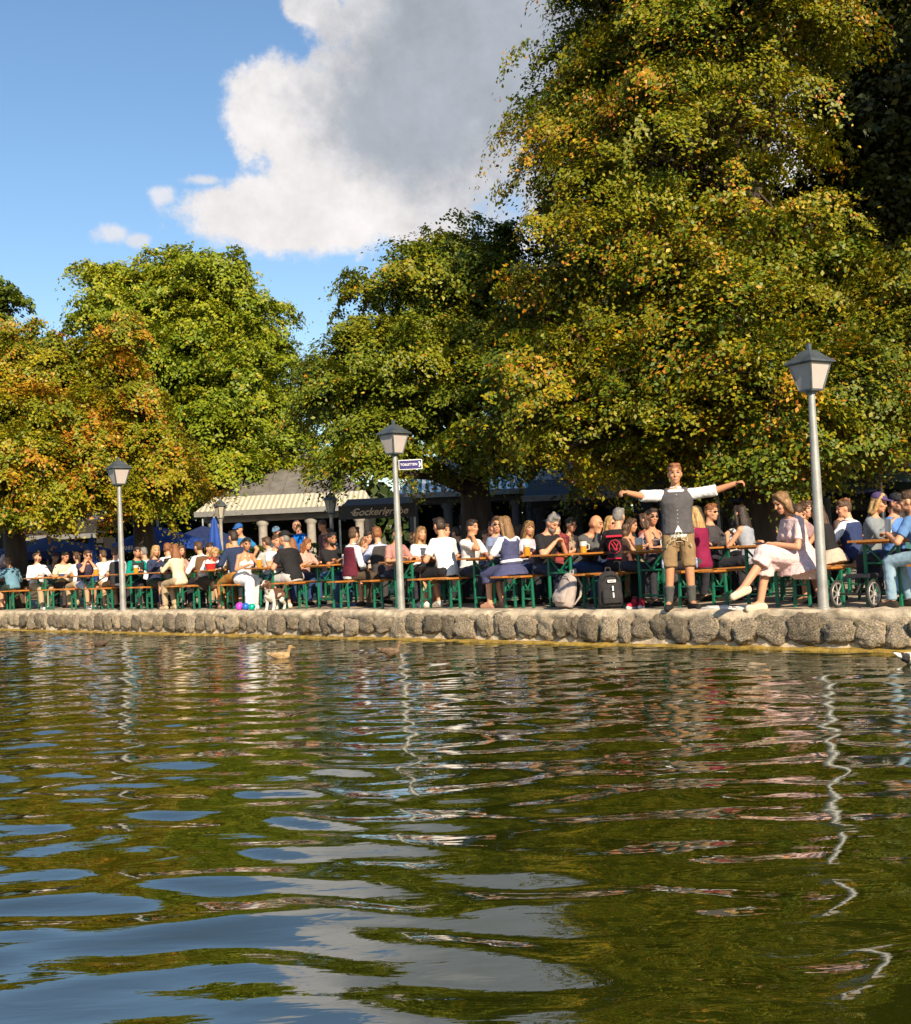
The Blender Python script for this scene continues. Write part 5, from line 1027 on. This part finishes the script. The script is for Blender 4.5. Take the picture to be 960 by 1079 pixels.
# ---------------------------------------------------------------- bags, dog, ball, ducks
def backpack(loc, rz, cm, label, tilt=0., side=0., mark=False, pale=False):
    root = empty('backpack', loc, rz, label, 'backpack'); root.rotation_euler = (tilt, side, rz)
    S_ = Soft(); S_.rings([(Vector((0, 0, .0)), Vector((.15, 0, 0)), Vector((0, .09, 0))), (Vector((0, 0, .05)), Vector((.17, 0, 0)), Vector((0, .115, 0))), (Vector((0, 0, .3)), Vector((.165, 0, 0)), Vector((0, .105, 0))), (Vector((0, 0, .42)), Vector((.135, 0, 0)), Vector((0, .085, 0))), (Vector((0, 0, .48)), Vector((.07, 0, 0)), Vector((0, .05, 0)))], 20)
    S_.build('body', cm, root, .011, .014, 1)
    S_ = Soft(); S_.rings([(Vector((0, -.10, .04)), Vector((.13, 0, 0)), Vector((0, .05, 0))), (Vector((0, -.115, .12)), Vector((.14, 0, 0)), Vector((0, .05, 0))), (Vector((0, -.095, .23)), Vector((.13, 0, 0)), Vector((0, .035, 0)))], 18); S_.build('front_pocket', cm, root, .011, .012, 1)
    for s in (-1, 1): S_ = Soft(); S_.chain([(s*.075, .08, .44), (s*.09, .16, .36), (s*.1, .17, .2), (s*.11, .09, .06)], [.016, .02, .018, .01]); S_.build('strap', cm, root, .009, 0, 1)
    S_ = Soft(); S_.chain([(-.04, .02, .47), (-.03, .02, .53), (.03, .02, .53), (.04, .02, .47)], [.011]*4); S_.build('handle', cm, root, .008, 0, 0)
    mb = MB(); mb.tube([(-.12, -.06, .33), (-.07, -.10, .405), (0, -.115, .42), (.07, -.10, .405), (.12, -.06, .33)], [.006]*5, 6); mb.build('zip', mat('zip', (.03, .03, .03), .4, .5), root)
    if mark:
        WM = mat('logo_white', (.8, .8, .8), .5); mb = MB()          # emblem: two arcs crossing, and the short strokes below
        for s in (-1, 1):
            pts = [(x, -.122, .335+s*(.008+.32*x*x)*1.0-s*.02) for x in np.linspace(-.055, .055, 9)]
            for a_, b_ in zip(pts, pts[1:]): mb.bar(a_, b_, .016, .01)
        for x in (-.045, .045): mb.box((x, -.122, .335), (.022, .012, .035))
        for z in (.25, .22, .16, .13): mb.box((0, -.155 if z < .2 else -.150, z), (.018, .03, .035))
        mb.build('emblem', WM, root)
    return root
p = sol(644, .42, TZ+.03); backpack(p, .15, cloth((.028, .028, .03)), 'black backpack with white emblem standing at the bank edge', -.12, 0, True)
p = sol(594, .42, TZ+.03); backpack(p, -1.0, cloth((.36, .30, .27)), 'grey-beige backpack leaning against the bench left of the black one', -.3, .0)
p = sol(668, .55, TZ); RD = cloth((.4, .02, .04))
for i, (dx, lb) in enumerate([(0, 'red and grey sports shoe beside the black backpack'), (.11, 'second red sports shoe, partly behind the first one')]):
    o = empty('sports_shoe', p+Vector((dx, .05*i, 0)), 2.6+.3*i, lb, 'shoe'); S_ = Soft(); S_.limb((0, 0, .05), (0, .17, .042), .045, .036); S_.limb((0, -.02, .05), (0, -.02, .1), .042, .036); S_.build('upper', RD, o, .009, 0, 1)
    S_ = Soft(); S_.limb((0, -.03, .02), (0, .19, .018), .042, .036); S_.build('sole', cloth((.5, .5, .5)), o, .009, 0, 0)
# stacks of thin pale sheets on the ground
SHEETM = mat('sheet_pale', (.68, .66, .62), .8, var=.18, scale=18)
for i, (u, d, rz, lb) in enumerate([(757, .3, .3, 'pale sheets on the ground, nearer the standing man'), (786, .42, -.2, 'pale sheets on the ground under the raised shoe')]):
    p = sol(u, d, TZ+.004); mb = MB()
    for j in range(4): mb.box((.01*j, .012*j, .006+.009*j), (.42-.05*j, .30-.03*j, .007), Matrix.Rotation(.1*j*(-1)**j, 3, 'Z') @ Matrix.Rotation(.02*j, 3, 'X'))
    o = mb.build('pale_sheets', SHEETM, None); o.location = p; o.rotation_euler = (0, 0, rz); tag(o, lb, 'pale_sheets')
# glossy ball-shaped toys
for u, d, c, r_, lb in [(252.5, .33, (.5, .05, .5), .075, 'shiny purple ball on the bank edge'), (259, .36, (.02, .12, .5), .07, 'blue ball between the purple and teal balls'), (265.5, .34, (.0, .35, .28), .065, 'teal ball by the white trousers')]:
    p = sol(u, d, TZ); o = empty('toy_ball', p, 0, lb, 'ball'); mb = MB(); mb.lathe([(r_*math.sin(t), r_-r_*math.cos(t)) for t in np.linspace(.08, 3.06, 14)], 20); mb.build('shell', mat('ball_%d' % u, c, .25, var=.3, scale=6), o, True)
# dog under the table
def dog():
    p = sol(289, .35, TZ); o = empty('dog', p, 2.75, 'small brown and white spaniel standing under the table by the white trousers', 'dog')
    S_ = Soft(); S_.rings([(Vector((0, -.28, .30)), Vector((.07, 0, 0)), Vector((0, .02, .075))), (Vector((0, -.18, .29)), Vector((.095, 0, 0)), Vector((0, 0, .10))), (Vector((0, .0, .28)), Vector((.10, 0, 0)), Vector((0, 0, .115))), (Vector((0, .14, .29)), Vector((.09, 0, 0)), Vector((0, 0, .125))), (Vector((0, .2, .31)), Vector((.06, 0, 0)), Vector((0, 0, .09)))], 16)
    S_.limb((0, .16, .34), (0, .24, .45), .075, .06); S_.ell((0, .27, .48), (.062, .075, .065)); S_.limb((0, .32, .465), (0, .40, .44), .036, .027)
    for s in (-1, 1):
        S_.chain([(s*.065, .14, .26), (s*.07, .11, .14), (s*.07, .135, .03)], [.045, .03, .023]); S_.limb((s*.07, .135, .022), (s*.07, .17, .018), .024, .02)
        S_.chain([(s*.065, -.2, .28), (s*.075, -.13, .17), (s*.075, -.25, .11), (s*.075, -.23, .03)], [.065, .04, .025, .022]); S_.limb((s*.075, -.23, .022), (s*.075, -.19, .018), .024, .02)
        S_.chain([(s*.055, .25, .52), (s*.085, .25, .45), (s*.08, .27, .38)], [.02, .032, .022])
    S_.chain([(0, -.29, .33), (0, -.36, .38), (0, -.40, .46)], [.025, .022, .012])
    bw, ww = mat('coat_brown', (.12, .055, .03), .8, var=.4, scale=20, bump=.6, bscale=50), mat('coat_white', (.6, .56, .5), .8, var=.15, scale=20, bump=.6, bscale=50)
    def cl(c):
        m_ = np.zeros(len(c), int); n_ = np.sin(c[:, 0]*31+c[:, 1]*17)+np.sin(c[:, 1]*23+c[:, 2]*29)
        m_[(c[:, 2] < .2) | ((c[:, 1] > .12) & (c[:, 2] < .38)) | ((c[:, 2] < .3) & (n_ > .3))] = 1; m_[(np.abs(c[:, 0]) < .015) & (c[:, 1] > .27)] = 1
        m_[(c[:, 1] > .415)] = 2
        for s in (-1, 1): m_[np.linalg.norm(c-np.array([s*.035, .33, .505]), axis=1) < .014] = 2
        return m_
    S_.build('body', [bw, ww, EYE], o, .011, .012, 1, cl)
dog()
# pushchair whose wheel shows under the right-hand table
p = sol(922, .62, TZ); o = empty('pushchair', p, .75, 'pushchair with spoked wheel under the rightmost table', 'pushchair'); RUB = mat('rubber', (.03, .03, .03), .7); RIMM = mat('rim_grey', (.45, .43, .4), .4, .6)
for x, y, r_ in ((0, 0, .15), (.0, .45, .15)):
    mb = MB(); n = 28; pts = [(x+r_*math.cos(2*math.pi*i/n), y, .16+r_*math.sin(2*math.pi*i/n)) for i in range(n+1)]; mb.tube(pts, [.016]*(n+1), 8, False); wh = mb.build('wheel', RUB, o, True)
    mb = MB(); pts = [(x+(r_-.024)*math.cos(2*math.pi*i/n), y, .16+(r_-.024)*math.sin(2*math.pi*i/n)) for i in range(n+1)]; mb.tube(pts, [.012]*(n+1), 6, False)
    for i in range(7): a_ = 2*math.pi*i/7; mb.bar((x, y, .16), (x+(r_-.02)*math.cos(a_), y, .16+(r_-.02)*math.sin(a_)), .014)
    mb.lathe([(.03, -.02), (.03, .02)], 12, (x, y, .16)); mb.build('rim', RIMM, wh)
mb = MB(); mb.tube([(0, 0, .16), (0, .45, .16)], [.012]*2, 8); mb.tube([(0, .22, .16), (.25, .22, .42), (.38, .22, .62)], [.014]*3, 8); mb.build('frame', mat('frame_black', (.02, .02, .02), .5), o)
mb = MB(); mb.box((.2, .22, .36), (.3, .3, .05)); mb.box((.34, .22, .48), (.05, .3, .26)); mb.build('seat', cloth((.03, .03, .04)), o)
def duck(u, v, fx, label, body, head, k=1., breast=None, tailw=False, ring=False):
    r = ray(u, v); t = -CAMH/r.z; o = empty('duck', (r.x*t, r.y*t, 0), heading((fx, .1)), label, 'duck', 'ducks on the lake'); o.scale = (k*.68,)*3
    S_ = Soft(); S_.rings([(Vector((0, -.24, .10)), Vector((.02, 0, 0)), Vector((0, 0, .012))), (Vector((0, -.17, .075)), Vector((.06, 0, 0)), Vector((0, 0, .045))), (Vector((0, -.04, .05)), Vector((.095, 0, 0)), Vector((0, 0, .085))), (Vector((0, .09, .045)), Vector((.085, 0, 0)), Vector((0, 0, .08))), (Vector((0, .17, .055)), Vector((.045, 0, 0)), Vector((0, 0, .045)))], 18)
    S_.limb((0, .13, .08), (0, .175, .19), .042, .030); S_.ell((0, .19, .215), (.036, .05, .038)); S_.rings([(Vector((0, .225, .208)), Vector((.018, 0, 0)), Vector((0, 0, .014))), (Vector((0, .29, .195)), Vector((.019, 0, 0)), Vector((0, 0, .006)))], 10); S_.limb((0, -.17, .09), (0, -.27, .13), .03, .012)
    for s in (-1, 1): S_.rings([(Vector((s*.085, .08, .08)), Vector((.012, 0, 0)), Vector((0, 0, .03))), (Vector((s*.09, -.05, .085)), Vector((.014, 0, 0)), Vector((0, 0, .045))), (Vector((s*.045, -.2, .11)), Vector((.01, 0, 0)), Vector((0, 0, .012)))], 10)
    f = lambda n_, c: mat('feather_'+n_, c, .7, var=.35, scale=24, bump=.4, bscale=40)
    ms = [f('b%d' % u, body), f('h%d' % u, head), mat('bill', (.3, .2, .05), .5), f('br%d' % u, breast or body), f('w', (.7, .68, .62)), EYE, f('dk', (.03, .025, .025))]
    def cl(c):
        m_ = np.zeros(len(c), int); m_[(c[:, 1] > .08) & (c[:, 2] < .12)] = 3; m_[(c[:, 2] > .125) & (c[:, 1] > .1)] = 1; m_[(c[:, 1] > .236)] = 2
        if ring: m_[(c[:, 1] > .1) & (np.abs(c[:, 2]-.125) < .012)] = 4
        if tailw: m_[(c[:, 1] < -.2)] = 4; m_[(c[:, 1] > -.2) & (c[:, 1] < -.12)] = 6
        for s in (-1, 1): m_[np.linalg.norm(c-np.array([s*.034, .21, .225]), axis=1) < .01] = 5
        return m_
    S_.build('body', ms, o, .0085, .004, 1, cl)
duck(296, 694, 1, 'sandy pale duck swimming right below the pavilion reflection', (.40, .26, .12), (.34, .21, .09), 1.0)
duck(36, 681, -.8, 'small brown duck at far left near the wall', (.15, .09, .05), (.07, .05, .03), .95)
duck(106, 680, -1, 'small dark duck right of the far left one', (.09, .06, .04), (.05, .04, .03), .9)
duck(412, 689, 1, 'low brown duck near the wall below the centre lamp', (.16, .10, .06), (.2, .12, .06), .95)
duck(967, 699, 1, 'pale drake with dark tail cut by the right edge', (.60, .56, .5), (.01, .06, .03), 1.25, (.1, .04, .03), True, True)
run_jobs()
